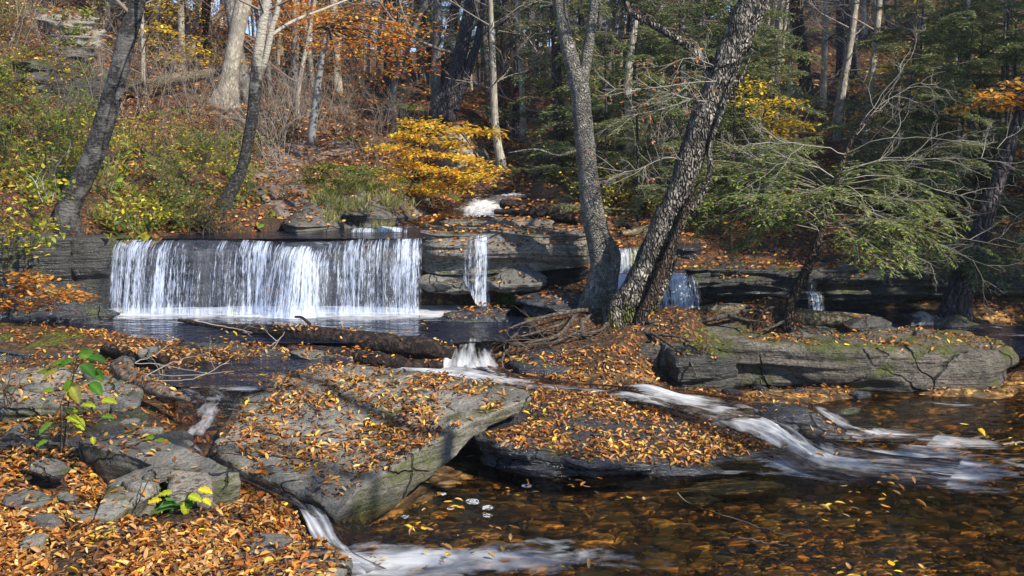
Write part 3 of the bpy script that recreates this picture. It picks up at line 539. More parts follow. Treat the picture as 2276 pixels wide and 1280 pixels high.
slab('rock', [(1700,908,9.25),(1760,900,9.4),(1830,925,9.2),(1885,955,8.9),(1870,972,8.7),(1800,950,8.8),(1730,935,8.9)], .2, 'rock_wet', 'dark wet boulder splitting the white rapids, with orange leaves caught on it', dens=.5, seed=6, strata=.03, rnd=.1, n=120, dome=.07)
slab('rock', [(1840,915,9.55),(1900,905,9.75),(1940,922,9.6),(1935,935,9.4),(1870,930,9.4)], .16, 'rock_wet', 'small wet rock with glistening top at the right of the rapids', dens=.1, seed=7, n=90, dome=.04)
slab('rock', [(1510,1090,7.45),(1580,1065,7.75),(1700,1068,7.7),(1735,1078,7.6),(1640,1092,7.45)], .08, 'rock_pale', 'pale flat stone awash at the edge of the pool under the lens-shaped slab', dens=.1, seed=8, n=100, terr=.004, amp=.015, strata=.01)
slab('rock', [(1520,1100,7.3),(1565,1085,7.5),(1595,1100,7.3),(1550,1108,7.2)], .08, 'rock_dry', 'small grey wedge stone at the pool edge beside the pale flat stone', dens=0., seed=9, n=70)
# -- left bank
slab('rock', [(470,1062,6.38),(350,1045,6.5),(215,1000,6.8),(175,985,6.95),(260,978,7.05),(400,1000,6.85),(500,1048,6.5),(540,1062,6.42),(468,1080,6.27)], .3, 'rock_slab', 'long grey block with a squared corner jutting over the left channel', dens=.25, seed=11, lift=0.03, strata=.015, rnd=.01, n=240, terr=.008, amp=.02, rough=.015)
slab('rock', [(245,1080,6.3),(345,1040,6.55),(378,1052,6.5),(330,1105,6.1),(250,1160,5.7),(215,1160,5.7)], .25, 'rock_slab', 'tilted wedge of grooved grey rock leaning beside the squared block', dens=.12, seed=12, lift=0.04, strata=.03, rnd=.02, n=200, terr=.012, amp=.03, sfreq=20)
slab('rock', [(380,1052,6.4),(460,1060,6.35),(465,1105,6.05),(385,1110,6.05)], .3, 'rock_speck', 'squared buff block face below the long grey block, above the fern', dens=.1, seed=13, lift=0.03, strata=.01, n=120, rough=.01, terr=.004, amp=.01)
slab('rock', [(235,1190,5.55),(420,1180,5.6),(620,1200,5.5),(740,1240,5.3),(775,1262,5.2),(700,1330,4.85),(420,1340,4.8),(240,1260,5.15)], .25, 'rock_dry', 'low dark slab with mossy rim in the bottom left corner by the small cascade', dens=.45, seed=14, lift=0.05, strata=.03, n=300, terr=.02, amp=.03, edge=.03)
slab('rock', [(330,975,7.2),(400,962,7.35),(425,990,7.1),(410,1015,6.85),(350,1012,6.9)], .16, 'rock_shade', 'small rounded rock with bright yellow moss at the edge of the left channel', dens=.3, seed=16, lift=0.03, n=110, dome=.06, rnd=.06)
slab('rock', [(-60,850,8.6),(100,835,8.9),(260,845,8.7),(320,880,8.3),(290,925,7.9),(150,925,7.9),(-60,925,7.9)], .2, 'rock_slab', 'broad flat grey rock with moss behind the green sapling', dens=.3, seed=17, lift=0.07, n=260, strata=.03)
slab('rock', [(-60,965,7.4),(90,955,7.5),(310,925,7.8),(330,950,7.5),(250,985,7.1),(60,990,7.1),(-60,1000,7.0)], .15, 'rock_shade', 'low dark rock in the litter under the green sapling', dens=.35, seed=18, lift=0.05, n=220, strata=.03)
slab('rock', [(0,975,7.25),(30,960,7.4),(60,975,7.2),(40,995,7.05),(5,995,7.05)], .12, 'rock_dry', 'small rounded grey stone at the left edge of the photo', dens=.0, seed=19, n=70, dome=.05, rnd=.05)
for (x, y, Y, r, lb) in [(60,1110,6.0,42,'flat buff stone lying in leaves, left of the small green seedlings'),(150,1098,6.05,20,'little grey stone upright in the leaves near the green seedlings'),(178,1140,5.8,26,'narrow pointed grey stone in the leaves beside the grooved wedge'),(110,1035,6.5,36,'half-buried stone among leaves below the sapling'),(40,1230,5.2,40,'dark flat stone at the bottom left edge'),(200,885,8.2,30,'stone in the litter between sapling and driftwood')]:
    slab('stone', [(x+r*math.cos(a)*1.2, y+r*math.sin(a)*.45, Y-(r*math.sin(a)*.45)*Y/(y-350)) for a in np.linspace(0, 2*math.pi, 8)[:-1]], .09, 'rock_dry', lb, dens=.05, seed=x, n=70, amp=.02, strata=.01, terr=.01, rnd=.02, cat='stone', edge=.12)
# -- shelves left of the middle pool
slab('rock_slab', [(-150,742,10.9),(120,738,11.1),(300,755,10.9),(330,775,10.5),(200,790,10.1),(-150,770,10.3)], .3, 'rock_wet', 'flat dark shelf rock buried in leaves at the left of the pool', dens=1.1, seed=21, n=300, strata=.05)
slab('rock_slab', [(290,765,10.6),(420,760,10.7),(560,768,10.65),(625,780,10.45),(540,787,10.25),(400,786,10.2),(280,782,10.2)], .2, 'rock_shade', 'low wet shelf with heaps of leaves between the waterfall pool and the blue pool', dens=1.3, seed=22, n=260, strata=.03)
slab('rock', [(640,790,10.2),(700,778,10.4),(765,792,10.2),(770,806,10.0),(690,802,10.0)], .16, 'rock_dry', 'small grey rock at the near end of the dark log', dens=.4, seed=23, n=90)
# -- falls ledges
ledge('rock_ledge', [(-260,520,730,12.3),(0,524,722,12.6),(110,528,708,12.9),(200,530,706,13.15),(290,532,706,13.3)], 'rock_shade', 'layered dark rock wall with moss patch left of the main waterfall', seed=31, strata=.05, sfreq=6, back=1.2, dens=.25, rise=.1)
slab('rock', [(-150,655,12.2),(60,650,12.4),(200,665,12.6),(240,690,12.4),(150,702,12.1),(-150,705,11.9)], .2, 'rock_wet', 'rounded wet shelf at the foot of the left rock wall', dens=.12, seed=32, n=220, rnd=.1)
ledge('rock_ledge', [(235,531,712,13.35),(600,533,712,13.4),(950,531,708,13.4)], 'rock_fall', 'wet black layered rock wall behind the main waterfall curtain', seed=33, strata=.055, sfreq=8, back=.9, dens=.0, rise=-.04)
ledge('rock_ledge', [(925,522,585,13.2),(1040,524,590,13.15),(1100,520,585,13.1),(1200,527,580,13.05),(1330,520,570,13.2)], 'rock_speck', 'buff and black layered ledge right of the main waterfall', seed=34, strata=.07, sfreq=9, back=1.3, dens=.6, over=-.06)
ledge('rock_ledge', [(920,575,705,13.6),(1130,575,700,13.6),(1330,570,700,13.65)], 'rock_fall', 'recessed wet black rock wall under the buff ledge', seed=35, strata=.08, sfreq=9, back=.5, dens=.1)
slab('rock', [(940,607,13.1),(1030,600,13.3),(1110,608,13.2),(1100,622,12.9),(1000,628,12.85),(935,622,13)], .14, 'rock_dry', 'low grey slab under the ledge, left of the thin waterfall', dens=.05, seed=36, n=120)
slab('rock', [(1085,615,12.9),(1130,592,13.2),(1175,590,13.2),(1215,612,12.9),(1190,625,12.7),(1110,628,12.7)], .14, 'rock_dry', 'pointed grey boulder sheltering under the ledge right of the thin waterfall', dens=.12, seed=37, n=110, dome=.1)
slab('rock', [(1150,655,12.6),(1240,640,12.9),(1330,645,12.9),(1340,668,12.5),(1220,680,12.3)], .2, 'rock_wet', 'wet leafy step at the foot of the ledge beside the forked birch', dens=.9, seed=38, n=150)
slab('rock', [(980,690,12.4),(1060,680,12.6),(1130,684,12.5),(1120,700,12.2),(1000,702,12.2)], .12, 'rock_wet', 'low leaf-covered rock in the pool below the thin waterfall', dens=1.5, seed=39, n=120)
slab('rock', [(1195,668,12.55),(1260,662,12.7),(1300,676,12.5),(1240,690,12.2)], .12, 'rock_wet', 'low wet rock with leaves at the foot of the birch', dens=1.3, seed=40, n=100)
ledge('rock_ledge', [(1330,548,625,14.0),(1440,552,620,14.0),(1580,548,622,14.0)], 'rock_fall', 'upper dark step of the stair waterfall behind the leaning tree', seed=41, strata=.07, back=.9, dens=.2)
ledge('rock_ledge', [(1320,615,705,13.5),(1430,605,705,13.4),(1540,605,705,13.4)], 'rock_fall', 'lower dark step of the stair waterfall behind the leaning tree', seed=42, strata=.07, back=.7, dens=.2)
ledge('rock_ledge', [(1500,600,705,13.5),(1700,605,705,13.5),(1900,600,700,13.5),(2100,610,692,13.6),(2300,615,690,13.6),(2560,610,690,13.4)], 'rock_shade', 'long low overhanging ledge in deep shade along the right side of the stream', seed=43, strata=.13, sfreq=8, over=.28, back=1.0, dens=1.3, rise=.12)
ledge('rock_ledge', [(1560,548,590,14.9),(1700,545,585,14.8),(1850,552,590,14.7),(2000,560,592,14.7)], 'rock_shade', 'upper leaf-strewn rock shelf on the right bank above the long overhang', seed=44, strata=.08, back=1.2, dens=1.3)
slab('rock', [(985,478,14.9),(1060,474,15.1),(1180,472,15.1),(1228,480,14.8),(1225,486,14.6),(1120,482,14.5),(1000,488,14.5)], .2, 'rock_speck', 'grey lichen-spotted block with leaves on top below the upper cascade', dens=1.2, seed=45, lift=-.07, n=200, strata=.02, rnd=.04)
slab('rock', [(2085,712,12.3),(2120,708,12.4),(2165,722,12.2),(2150,738,12.0),(2100,738,12.0)], .12, 'rock_shade', 'rounded boulder at the foot of the leaning dark trunk on the right', dens=.1, seed=46, n=90, dome=.08, rnd=.06)
slab('rock', [(1880,708,11.75),(1930,702,11.85),(1985,715,11.7),(1960,722,11.5),(1890,722,11.5)], .12, 'rock_shade', 'small mossy rock at the right end of the log on the long slab', dens=.2, seed=47, n=90, dome=.08, rnd=.05)
for (pts, lb, mm, sd) in [
  ([(-50,130,230,20),(60,140,240,19.6),(160,165,230,19.8)], 'dark mossy outcrop high on the left slope', 'rock_shade', 52),
  ([(930,330,440,22),(1010,300,430,21.5),(1090,370,430,21)], 'grey rock face behind the yellow beech above the cascade', 'rock_pale', 56),
  ([(650,475,500,15.2),(780,470,495,15.3),(930,488,508,15.3)], 'low leafy rock shelf beside the upper stream', 'rock_dry', 57),
  ([(1180,440,480,17.5),(1260,450,490,16.9),(1320,460,500,16.2)], 'dark shelf rock under the fallen logs by the upper cascade', 'rock_shade', 58),
  ([(540,498,520,14.2),(680,505,522,14.0),(780,508,520,14.1)], 'thin rock shelf edge beside the water above the falls', 'rock_dry', 59)]:
    ledge('rock_ledge', pts, mm, lb, seed=sd, strata=.19 if sd < 54 else .1, rough=.16 if sd < 54 else .06, sfreq=6, back=1.5, dens=.6, rise=.3, over=.1, taper=.9)
for k, (cx, cy, w_, Y0, lb) in enumerate([(150,38,62,22.6,'uppermost pale ledge stone of the sunlit outcrop high on the left slope'),(165,70,55,22.3,'middle pale ledge stone of the sunlit outcrop high on the left slope'),(140,98,60,22.0,'lowest pale ledge stone of the sunlit outcrop high on the left slope')]):
    slab('rock', [(cx+w_*math.cos(a)*(1+.25*math.sin(a*3+k)), cy+9*math.sin(a), Y0-.75*math.sin(a)) for a in np.linspace(0, 2*math.pi, 10)[:-1]], .34, ('rock_pale', 'rock_pale', 'rock_dry')[k], lb, dens=.5, seed=60+k, n=140, strata=.07, sfreq=12, inset=.15, rnd=.03, edge=.1, rough=.08)
# ---------------------------------------------------------------- water
def sheet_z(name, outline, z, m, denf=None, step=.05, kind='structure', uvf=None, amp=.004):
    """flat water surface: grid clipped to outline polygon (world XY)"""
    o = np.array(outline); x0, y0 = o.min(0); x1, y1 = o.max(0)
    xs = np.arange(x0, x1+step, step); ys = np.arange(y0, y1+step, step); X, Y = np.meshgrid(xs, ys)
    V = np.stack([X, Y, np.full_like(X, z)], -1).reshape(-1, 3); F = grid_faces(len(xs), len(ys)); c = V[F].mean(1)[:, :2]
    ins = np.zeros(len(c), bool); j = len(o)-1
    for i in range(len(o)):
        a, b = o[i], o[j]; k = ((a[1] > c[:, 1]) != (b[1] > c[:, 1])) & (c[:, 0] < (b[0]-a[0])*(c[:, 1]-a[1])/(b[1]-a[1]+1e-12)+a[0]); ins ^= k; j = i
    F = F[ins]; V[:, 2] += n2(V[:, 0]*.6, V[:, 1], 3.5, 3, 3)*amp
    dn = denf(V[:, 0], V[:, 1]) if denf is not None else np.zeros(len(V))
    uv = V[:, :2].copy() if uvf is None else uvf(V[:, 0], V[:, 1])
    used = np.unique(F); re = np.zeros(len(V), int); re[used] = np.arange(len(used))
    o = mk(name, V[used], re[F], M[m], uv=uv[used], dens=dn[used]); return tag(o, kind=kind)
def pxy(*q): return [PZ(a, b, z)[:2] for a, b, z in q]
# mid pool at the foot of the falls; foam along the foot of each curtain
CASC = 1
def mid_foam(x, y):
    f = np.where((x > -5.6) & (x < -.9), 1, 0.)
    fx = sstep(-6.3, -4.9, x)*(1-sstep(-1.2, -.35, x)); base = np.interp(x, [-6, -4, -2.5, -1], [13.05, 13.05, 12.95, 13.05]); d = base-y
    a = fx*np.exp(-np.maximum(d-.08, 0)/.30)*1.5+fx*np.exp(-np.maximum(d, 0)/1.1)*.45
    b = np.exp(-((x+.42)/.3)**2-np.maximum(12.95-y, 0)/.25)*.9
    c = np.exp(-((x-2.0)/.55)**2-np.abs(y-12.95)/.25)*1.0
    nn = n2(x*.9, y*3, 2.4, 4, 8); return np.clip((a*(1.45+.5*nn)+b+c)+.45*nn*fx*np.exp(-np.maximum(d, 0)/1.2), 0, 1.15)
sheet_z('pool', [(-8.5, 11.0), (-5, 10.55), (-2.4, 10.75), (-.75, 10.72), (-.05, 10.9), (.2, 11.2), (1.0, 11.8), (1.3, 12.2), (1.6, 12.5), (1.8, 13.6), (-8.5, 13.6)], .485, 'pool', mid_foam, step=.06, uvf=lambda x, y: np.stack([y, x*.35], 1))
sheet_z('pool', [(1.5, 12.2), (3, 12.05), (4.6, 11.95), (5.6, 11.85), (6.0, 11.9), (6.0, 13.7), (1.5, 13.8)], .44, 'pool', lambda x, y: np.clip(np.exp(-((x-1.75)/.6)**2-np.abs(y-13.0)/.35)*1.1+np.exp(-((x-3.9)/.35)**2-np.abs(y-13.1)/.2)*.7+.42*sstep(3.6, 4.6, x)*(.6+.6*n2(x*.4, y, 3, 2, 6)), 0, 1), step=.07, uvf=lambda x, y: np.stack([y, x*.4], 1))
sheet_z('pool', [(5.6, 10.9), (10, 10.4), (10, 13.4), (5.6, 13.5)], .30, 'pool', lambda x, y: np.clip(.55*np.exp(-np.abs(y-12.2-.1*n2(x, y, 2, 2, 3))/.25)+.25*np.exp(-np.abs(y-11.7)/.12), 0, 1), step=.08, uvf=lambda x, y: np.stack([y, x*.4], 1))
# upper stream above the lip
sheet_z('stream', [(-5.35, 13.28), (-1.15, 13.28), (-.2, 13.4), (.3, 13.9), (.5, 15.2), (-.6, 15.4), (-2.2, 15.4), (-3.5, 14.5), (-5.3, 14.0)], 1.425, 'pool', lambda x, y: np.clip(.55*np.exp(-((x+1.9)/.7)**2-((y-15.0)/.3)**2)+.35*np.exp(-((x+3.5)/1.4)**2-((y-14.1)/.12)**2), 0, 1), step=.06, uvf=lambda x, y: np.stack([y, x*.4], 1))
# lower pool
def low_foam(x, y):
    nn = n2(x*.6, y*1.5, 2.6, 4, 12)
    a = np.exp(-((x-(-1.05))/.5)**2-((y-5.85)/.33)**2)*.8
    # tail of the rapids, spreading right
    t = np.clip((x-2.1)/2.3, 0, 1); cy = 7.95-.25*t; w = .26+.5*t
    b = np.exp(-((y-cy)/w)**2)*sstep(1.8, 2.3, x)*(1-sstep(3.0, 4.7, x))*(.98+.5*nn)
    t2 = np.clip((x-2.9)/1.6, 0, 1); c = np.exp(-((y-(8.95-.35*t2))/.24)**2)*sstep(2.7, 3.1, x)*(1-sstep(3.3, 4.7, x))*(.8+.5*nn)+.35*np.exp(-((y-9.9)/.25)**2-((x-4.3)/.9)**2)*(1+nn)
    e = np.exp(-((x+.4)/1.0)**2-((y-5.95)/.33)**2)*(.6+.4*nn)+np.exp(-((x-.25)/1.0)**2-((y-6.1)/.35)**2)*(.42+.4*nn)
    hz_ = .34*sstep(1.9, 2.6, x)*(1-sstep(4.2, 5.2, x))*np.exp(-((y-8.2)/.95)**2)*(1+.8*nn)
    g = hz_+np.exp(-((x-1.75)/.35)**2-((y-7.72)/.07)**2)*.7
    return np.clip(a+b+c+e+g, 0, 1.2)
def low_uv(x, y):   # flow fans out from the two inlets
    left = x < .9+.0*y
    return np.stack([np.where(left, np.arctan2(y-5.75, x+2.2)*1.2+y*.25, y+.12*(x-2)), np.where(left, np.hypot(x+2.2, y-5.75), x)*.42], 1)
sheet_z('pool', [(-2.3, 5.2), (-1.6, 5.8), (-1.25, 6.6), (-.6, 7.2), (0, 8.2), (.4, 9), (1.8, 9.4), (2.5, 9.9), (2.4, 10.75), (8, 10.75), (8, 2.2), (-1, 2.2), (-1.7, 4.0)], .0, 'amber', low_foam, step=.045, uvf=low_uv)
# blue pool and left channel
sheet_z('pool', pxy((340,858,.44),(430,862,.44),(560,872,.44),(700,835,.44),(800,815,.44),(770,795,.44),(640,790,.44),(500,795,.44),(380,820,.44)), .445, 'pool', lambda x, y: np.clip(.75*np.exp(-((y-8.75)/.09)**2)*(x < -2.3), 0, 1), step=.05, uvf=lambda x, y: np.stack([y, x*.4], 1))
def ribbon(name, path, m, nu=26, step=.03, amp=.02, dens=None, parent=None, kind='structure', sag=.0, label=None, cat=None, edge=.42, us_=1., seed=1.):
    """running water along path rows (left point, right point, density); uv = across, along"""
    A = catmull([np.concatenate([q[0], q[1], [q[2]]]) for q in path], 2)
    cen = [(np.array(q[0])+np.array(q[1]))/2 for q in path]; L = sum(np.linalg.norm(cen[i+1]-cen[i]) for i in range(len(cen)-1)); n = max(8, int(L/step))
    pr = np.array([np.concatenate([q[0], q[1], [q[2]]]) for q in path])
    # parametrise by centre distance
    c = (pr[:, :3]+pr[:, 3:6])/2; d = np.concatenate([[0], np.cumsum(np.linalg.norm(np.diff(c, axis=0), axis=1))]); s = np.linspace(0, d[-1], n)
    R = np.stack([np.interp(s, d, pr[:, k]) for k in range(7)], 1)
    k = max(1, int(.12/step)); ker = np.ones(2*k+1)/(2*k+1)
    Rp = np.vstack([np.repeat(R[:1], k, 0), R, np.repeat(R[-1:], k, 0)]); Rs = np.stack([np.convolve(Rp[:, j], ker, 'valid') for j in range(7)], 1); Rs[0] = R[0]; Rs[-1] = R[-1]; R = Rs
    u = np.linspace(0, 1, nu)
    V = R[:, None, :3]*(1-u)[None, :, None]+R[:, None, 3:6]*u[None, :, None]
    wv = fbm(np.stack([np.broadcast_to(u[None]*9*us_, (n, nu)), np.broadcast_to(s[:, None]*1.6, (n, nu)), np.full((n, nu), seed)], -1), 1, 3, seed)
    V[..., 2] += wv*amp-sag*(1-4*(u-.5)**2)[None]*-1
    uw = u[None]+.16*fbm(np.stack([np.broadcast_to(s[:, None]*2.2, (n, nu)), np.broadcast_to((u > .5)*7.+0*s[:, None], (n, nu)), np.full((n, nu), seed+3)], -1), 1, 4, seed)
    ed = np.clip(np.minimum(uw, 1-uw)/edge, 0, 1)
    D = R[:, 6:7]*sstep(0, 1, ed)+.3*wv*ed
    wd = np.linalg.norm(R[:, :3]-R[:, 3:6], axis=1)[:, None]
    UV = np.stack([(u-.5)[None]*np.maximum(wd, .2).mean()*np.ones((n, 1))+seed, np.broadcast_to(s[:, None], (n, nu))], -1).reshape(-1, 2)
    o = mk(name, V.reshape(-1, 3), grid_faces(nu, n), M[m], uv=UV, dens=np.clip(D, 0, 1.3).ravel(), parent=parent)
    if not parent: tag(o, label, cat, kind=kind)
    return o
# rapids from the chute down to the lower pool
ribbon('stream', [(PZ(868,812,.27),PZ(860,828,.26),.55),(PZ(940,808,.27),PZ(930,842,.26),.95),(PZ(1060,808,.28),PZ(1010,850,.25),1.0),(PZ(1150,830,.25),PZ(1110,866,.23),.75),(PZ(1260,848,.24),PZ(1200,874,.22),.62),(PZ(1380,858,.22),PZ(1330,892,.19),.58),(PZ(1450,862,.2),PZ(1430,908,.16),.7),(PZ(1560,870,.17),PZ(1540,935,.12),.85),(PZ(1700,895,.12),PZ(1630,975,.08),.95),(PZ(1760,935,.07),PZ(1720,1010,.045),1.0),(PZ(1850,985,.03),PZ(1790,1050,.015),1.),(PZ(1960,1005,.008),PZ(1880,1068,.006),.8),(PZ(2040,1010,.004),PZ(2000,1080,.004),.5),(PZ(2140,1020,.003),PZ(2100,1085,.003),0.)],
       'rapid', nu=80, amp=.07, step=.025, us_=1.7)
ribbon('stream', [(PZ(1385,848,.2),PZ(1380,866,.2),.2),(PZ(1440,848,.24),PZ(1450,885,.2),1.1),(PZ(1520,868,.2),PZ(1500,905,.17),.95),(PZ(1640,872,.16),PZ(1580,930,.15),.7),(PZ(1720,890,.11),PZ(1690,930,.11),0.)], 'rapid', nu=30, amp=.05, seed=4)
ribbon('stream', [(PZ(1690,882,.14),PZ(1700,905,.13),.6),(PZ(1790,890,.12),PZ(1790,908,.13),.55),(PZ(1840,900,.1),PZ(1820,925,.11),.95),(PZ(1900,940,.03),PZ(1870,955,.04),1.),(PZ(1990,955,.006),PZ(1960,980,.006),.75),(PZ(2090,958,.004),PZ(2060,990,.004),0.)], 'rapid', nu=30, amp=.03, seed=7)
# left channel
ribbon('stream', [(PZ(540,858,.445),PZ(350,866,.445),.5),(PZ(540,885,.43),PZ(400,895,.42),.45),(PZ(535,920,.38),PZ(388,925,.37),.55),(PZ(515,950,.33),PZ(372,955,.33),.66),(PZ(490,985,.28),PZ(385,978,.28),.72),(PZ(485,1015,.23),PZ(425,1000,.25),.6),(PZ(560,1058,.17),PZ(480,1050,.18),.3),(PZ(640,1095,.13),PZ(545,1078,.14),.35),(PZ(690,1125,.09),PZ(600,1100,.10),.55),(PZ(715,1150,.06),PZ(650,1120,.07),.75)], 'rapid', nu=40, amp=.02, seed=9)
wc = root('cascade', PZ(745,1240,0), 'small white cascade pouring from the left channel into the bottom pool', 'cascade')
ribbon('water_curtain', [(PZ(722,1135,.07),PZ(630,1100,.09),.7),(PZ(740,1165,.04),PZ(668,1140,.045),1.05),(PZ(755,1200,.01),PZ(690,1190,.01),1.15),(PZ(790,1235,-.01),PZ(730,1240,-.01),1.1),(PZ(860,1262,.005),PZ(760,1285,.005),.7)], 'rapid', nu=36, amp=.02, seed=12, parent=wc, edge=.15)
def curtain(name, xs, parent, out=.22, n=None, layers=1, seed=1, bulge=None, zt=1.425):
    """falling sheet: xs = (px, top py, bottom py, depth, density)"""
    T = np.array([[*P(q[0], q[1], q[3]), q[4]] for q in xs]); B = np.array([P(q[5] if len(q) > 5 else q[0], q[2], q[3]-.0) for q in xs])
    L = np.concatenate([[0], np.cumsum(np.linalg.norm(np.diff(T[:, :3], axis=0), axis=1))]); n = n or max(20, int(L[-1]/.012)); a = np.linspace(0, L[-1], n)
    T = np.stack([np.interp(a, L, T[:, k]) for k in range(4)], 1); B = np.stack([np.interp(a, L, B[:, k]) for k in range(3)], 1); T[:, 2] += .035*n2(a, a*0, 2.3, 4, 1.5); B[:, 2] += .03*n2(a, a*0+seed, 6, 3, 2)
    nv = 34; V = []; D = []; UVs = []
    for i in range(nv):
        f = (i/(nv-1))**1.15; g = max(0, (f-.0))
        q = T[:, :3].copy(); q[:, 2] = T[:, 2]*(1-f)+B[:, 2]*f; q[:, 0] = T[:, 0]*(1-f)+B[:, 0]*f
        back = .12*(1-min(1, f*9))
        fold = (vnoise(np.stack([a*7, a*0+f*.5, a*0+seed], 1))*.05+vnoise(np.stack([a*22, a*0+f*.9, a*0+seed+3], 1))*.02)*(.25+f)
        q[:, 1] += back-.09-out*math.sqrt(g)+fold
        if f < .06: q[:, 2] += .012*(f/.06)
        V.append(q); dn = T[:, 3]+.14*vnoise(np.stack([a*1.3, a*0+f, a*0+seed], 1))+.22*vnoise(np.stack([a*4.2, a*0+f*.5, a*0+seed+5], 1))-.15*(1-sstep(0, .07, f))+(.3+.25*n2(a, a*0+seed, 7, 3, 5))*sstep(.80, 1, f)
        D.append(dn); UVs.append(np.stack([a+seed*3.7, np.full(n, -q[:, 2])], 1))
    D = np.clip(np.array(D), 0, 1.3); e = np.minimum(1, np.minimum(a, L[-1]-a)/.06); D = D*e[None]
    return mk(name, np.concatenate(V), grid_faces(n, nv)[:, ::-1], M['fall'], uv=np.concatenate(UVs), dens=D.ravel(), parent=parent)
FB = .08
wf = root('waterfall', P(600,700,13.2), 'broad main waterfall spilling over the long dark ledge', 'waterfall')
curtain('water_curtain', [(258,534,700,13.15,.42),(300,534,698,13.15,.62),(380,534,696,13.15,.55),(450,534,694,13.15,.44),(500,534,694,13.15,.36),(545,535,694,13.15,.55),(600,537,694,13.15,.48),(660,540,694,13.18,.42),(720,536,692,13.2,.55),(790,533,690,13.2,.62),(850,530,690,13.2,.52),(870,530,690,13.2,.25),(885,530,688,13.2,.52),(943,528,686,13.2,.6)], wf, seed=1)
curtain('water_veil', [(262,536,700,13.1,.25),(400,536,698,13.1,.25),(520,537,696,13.08,.18),(600,538,696,13.05,.3),(700,538,694,13.08,.25),(800,534,692,13.1,.3),(935,530,688,13.1,.3)], wf, seed=5, out=.3)
curtain('water_plume', [(610,540,700,13.08,.1,585),(630,548,700,13.0,.45,615),(655,550,701,12.95,.88,650),(685,548,701,12.95,.95,690),(712,560,699,12.98,.75,722),(735,575,697,13.05,.3,745),(750,585,695,13.1,.05,770)], wf, seed=9, out=.36)
curtain('water_plume', [(640,552,700,12.98,.1,620),(665,556,701,12.92,.7,655),(700,560,701,12.92,.65,705),(725,572,698,13.0,.1,735)], wf, seed=19, out=.42)
w2 = root('waterfall', P(1070,690,13.0), 'narrow twisting waterfall dropping off the buff ledge', 'waterfall')
curtain('water_curtain', [(1028,527,612,13.0,.3),(1045,526,640,12.98,.6),(1060,525,672,12.95,.85),(1075,525,684,12.95,.95),(1092,524,680,12.95,.7)], w2, seed=11, out=.15)
w3 = root('waterfall', P(1400,690,13.2), 'stair waterfall seen between the forked birch and the leaning trees', 'waterfall')
curtain('water_curtain', [(1352,553,625,13.7,.75),(1400,553,622,13.7,.85),(1430,555,622,13.7,.6)], w3, seed=13, out=.15)
curtain('water_curtain', [(1335,612,690,13.2,.85),(1380,610,688,13.15,.9),(1420,610,688,13.15,.7),(1470,608,695,13.05,.7),(1520,608,695,13.05,.74),(1548,612,692,13.15,.4)], w3, seed=14, out=.35)
ribbon('water_sheet', [(P(1360,612,13.9),P(1340,612,13.8),.8),(P(1430,618,13.5),P(1335,618,13.4),.9)], 'rapid', parent=w3, nu=14)
w4 = root('waterfall', P(1800,680,13.3), 'small blue thread of water falling under the overhang behind the slender leaning tree', 'waterfall')
curtain('water_curtain', [(1790,618,650,13.1,.7),(1812,618,650,13.1,.6)], w4, seed=15, out=.05)
curtain('water_curtain', [(1786,648,686,13.0,.75),(1825,650,686,13.0,.6)], w4, seed=16, out=.1)
w5 = root('waterfall', P(980,830,10.5), 'low splashing chute spilling out of the waterfall pool beside the dark log', 'waterfall')
ribbon('water_sheet', [(P(1088,752,10.95),P(995,756,10.95),.25),(P(1092,764,10.75),P(988,768,10.8),.5),(P(1100,790,10.62),P(975,795,10.65),.95),(P(1112,815,10.5),P(960,822,10.5),1.1),(PZ(1150,838,.25),PZ(950,845,.25),.9)], 'rapid', parent=w5, nu=60, amp=.05, edge=.12)
curtain('water_curtain', [(868,797,820,10.75,.5),(930,797,824,10.7,.55),(1000,795,826,10.7,.5)], w5, seed=17, out=.05)
w6 = root('waterfall', P(1080,475,17.5), 'upper cascade sliding down behind the lichen-spotted block', 'waterfall')
ribbon('water_sheet', [(P(1200,430,18.6),P(1070,434,18.5),1.),(P(1180,441,18.0),P(1030,443,17.9),1.3),(P(1155,458,17.3),P(990,460,17.0),1.35),(P(1160,472,16.6),P(975,474,16.3),1.05),(P(1160,482,15.9),P(980,484,15.7),.9)], 'rapid', parent=w6, nu=40, amp=.06)
curtain('water_curtain', [(780,508,520,14.7,.6),(850,504,519,14.7,.75),(940,503,516,14.7,.6)], root('cascade', P(860,518,14.7), 'low white riffle in the stream just above the main waterfall', 'cascade'), seed=18, out=.2)
w8 = root('cascade', P(2060,720,12.3), 'low blue-white cascade curling past the long slab toward the right edge', 'cascade')
ribbon('water_sheet', [(P(2080,692,12.9),P(2000,700,12.6),.7),(P(2115,705,12.5),P(2020,712,12.3),1.0),(P(2110,722,12.2),P(2000,722,12.1),.9)], 'rapid', parent=w8, nu=26, amp=.05)
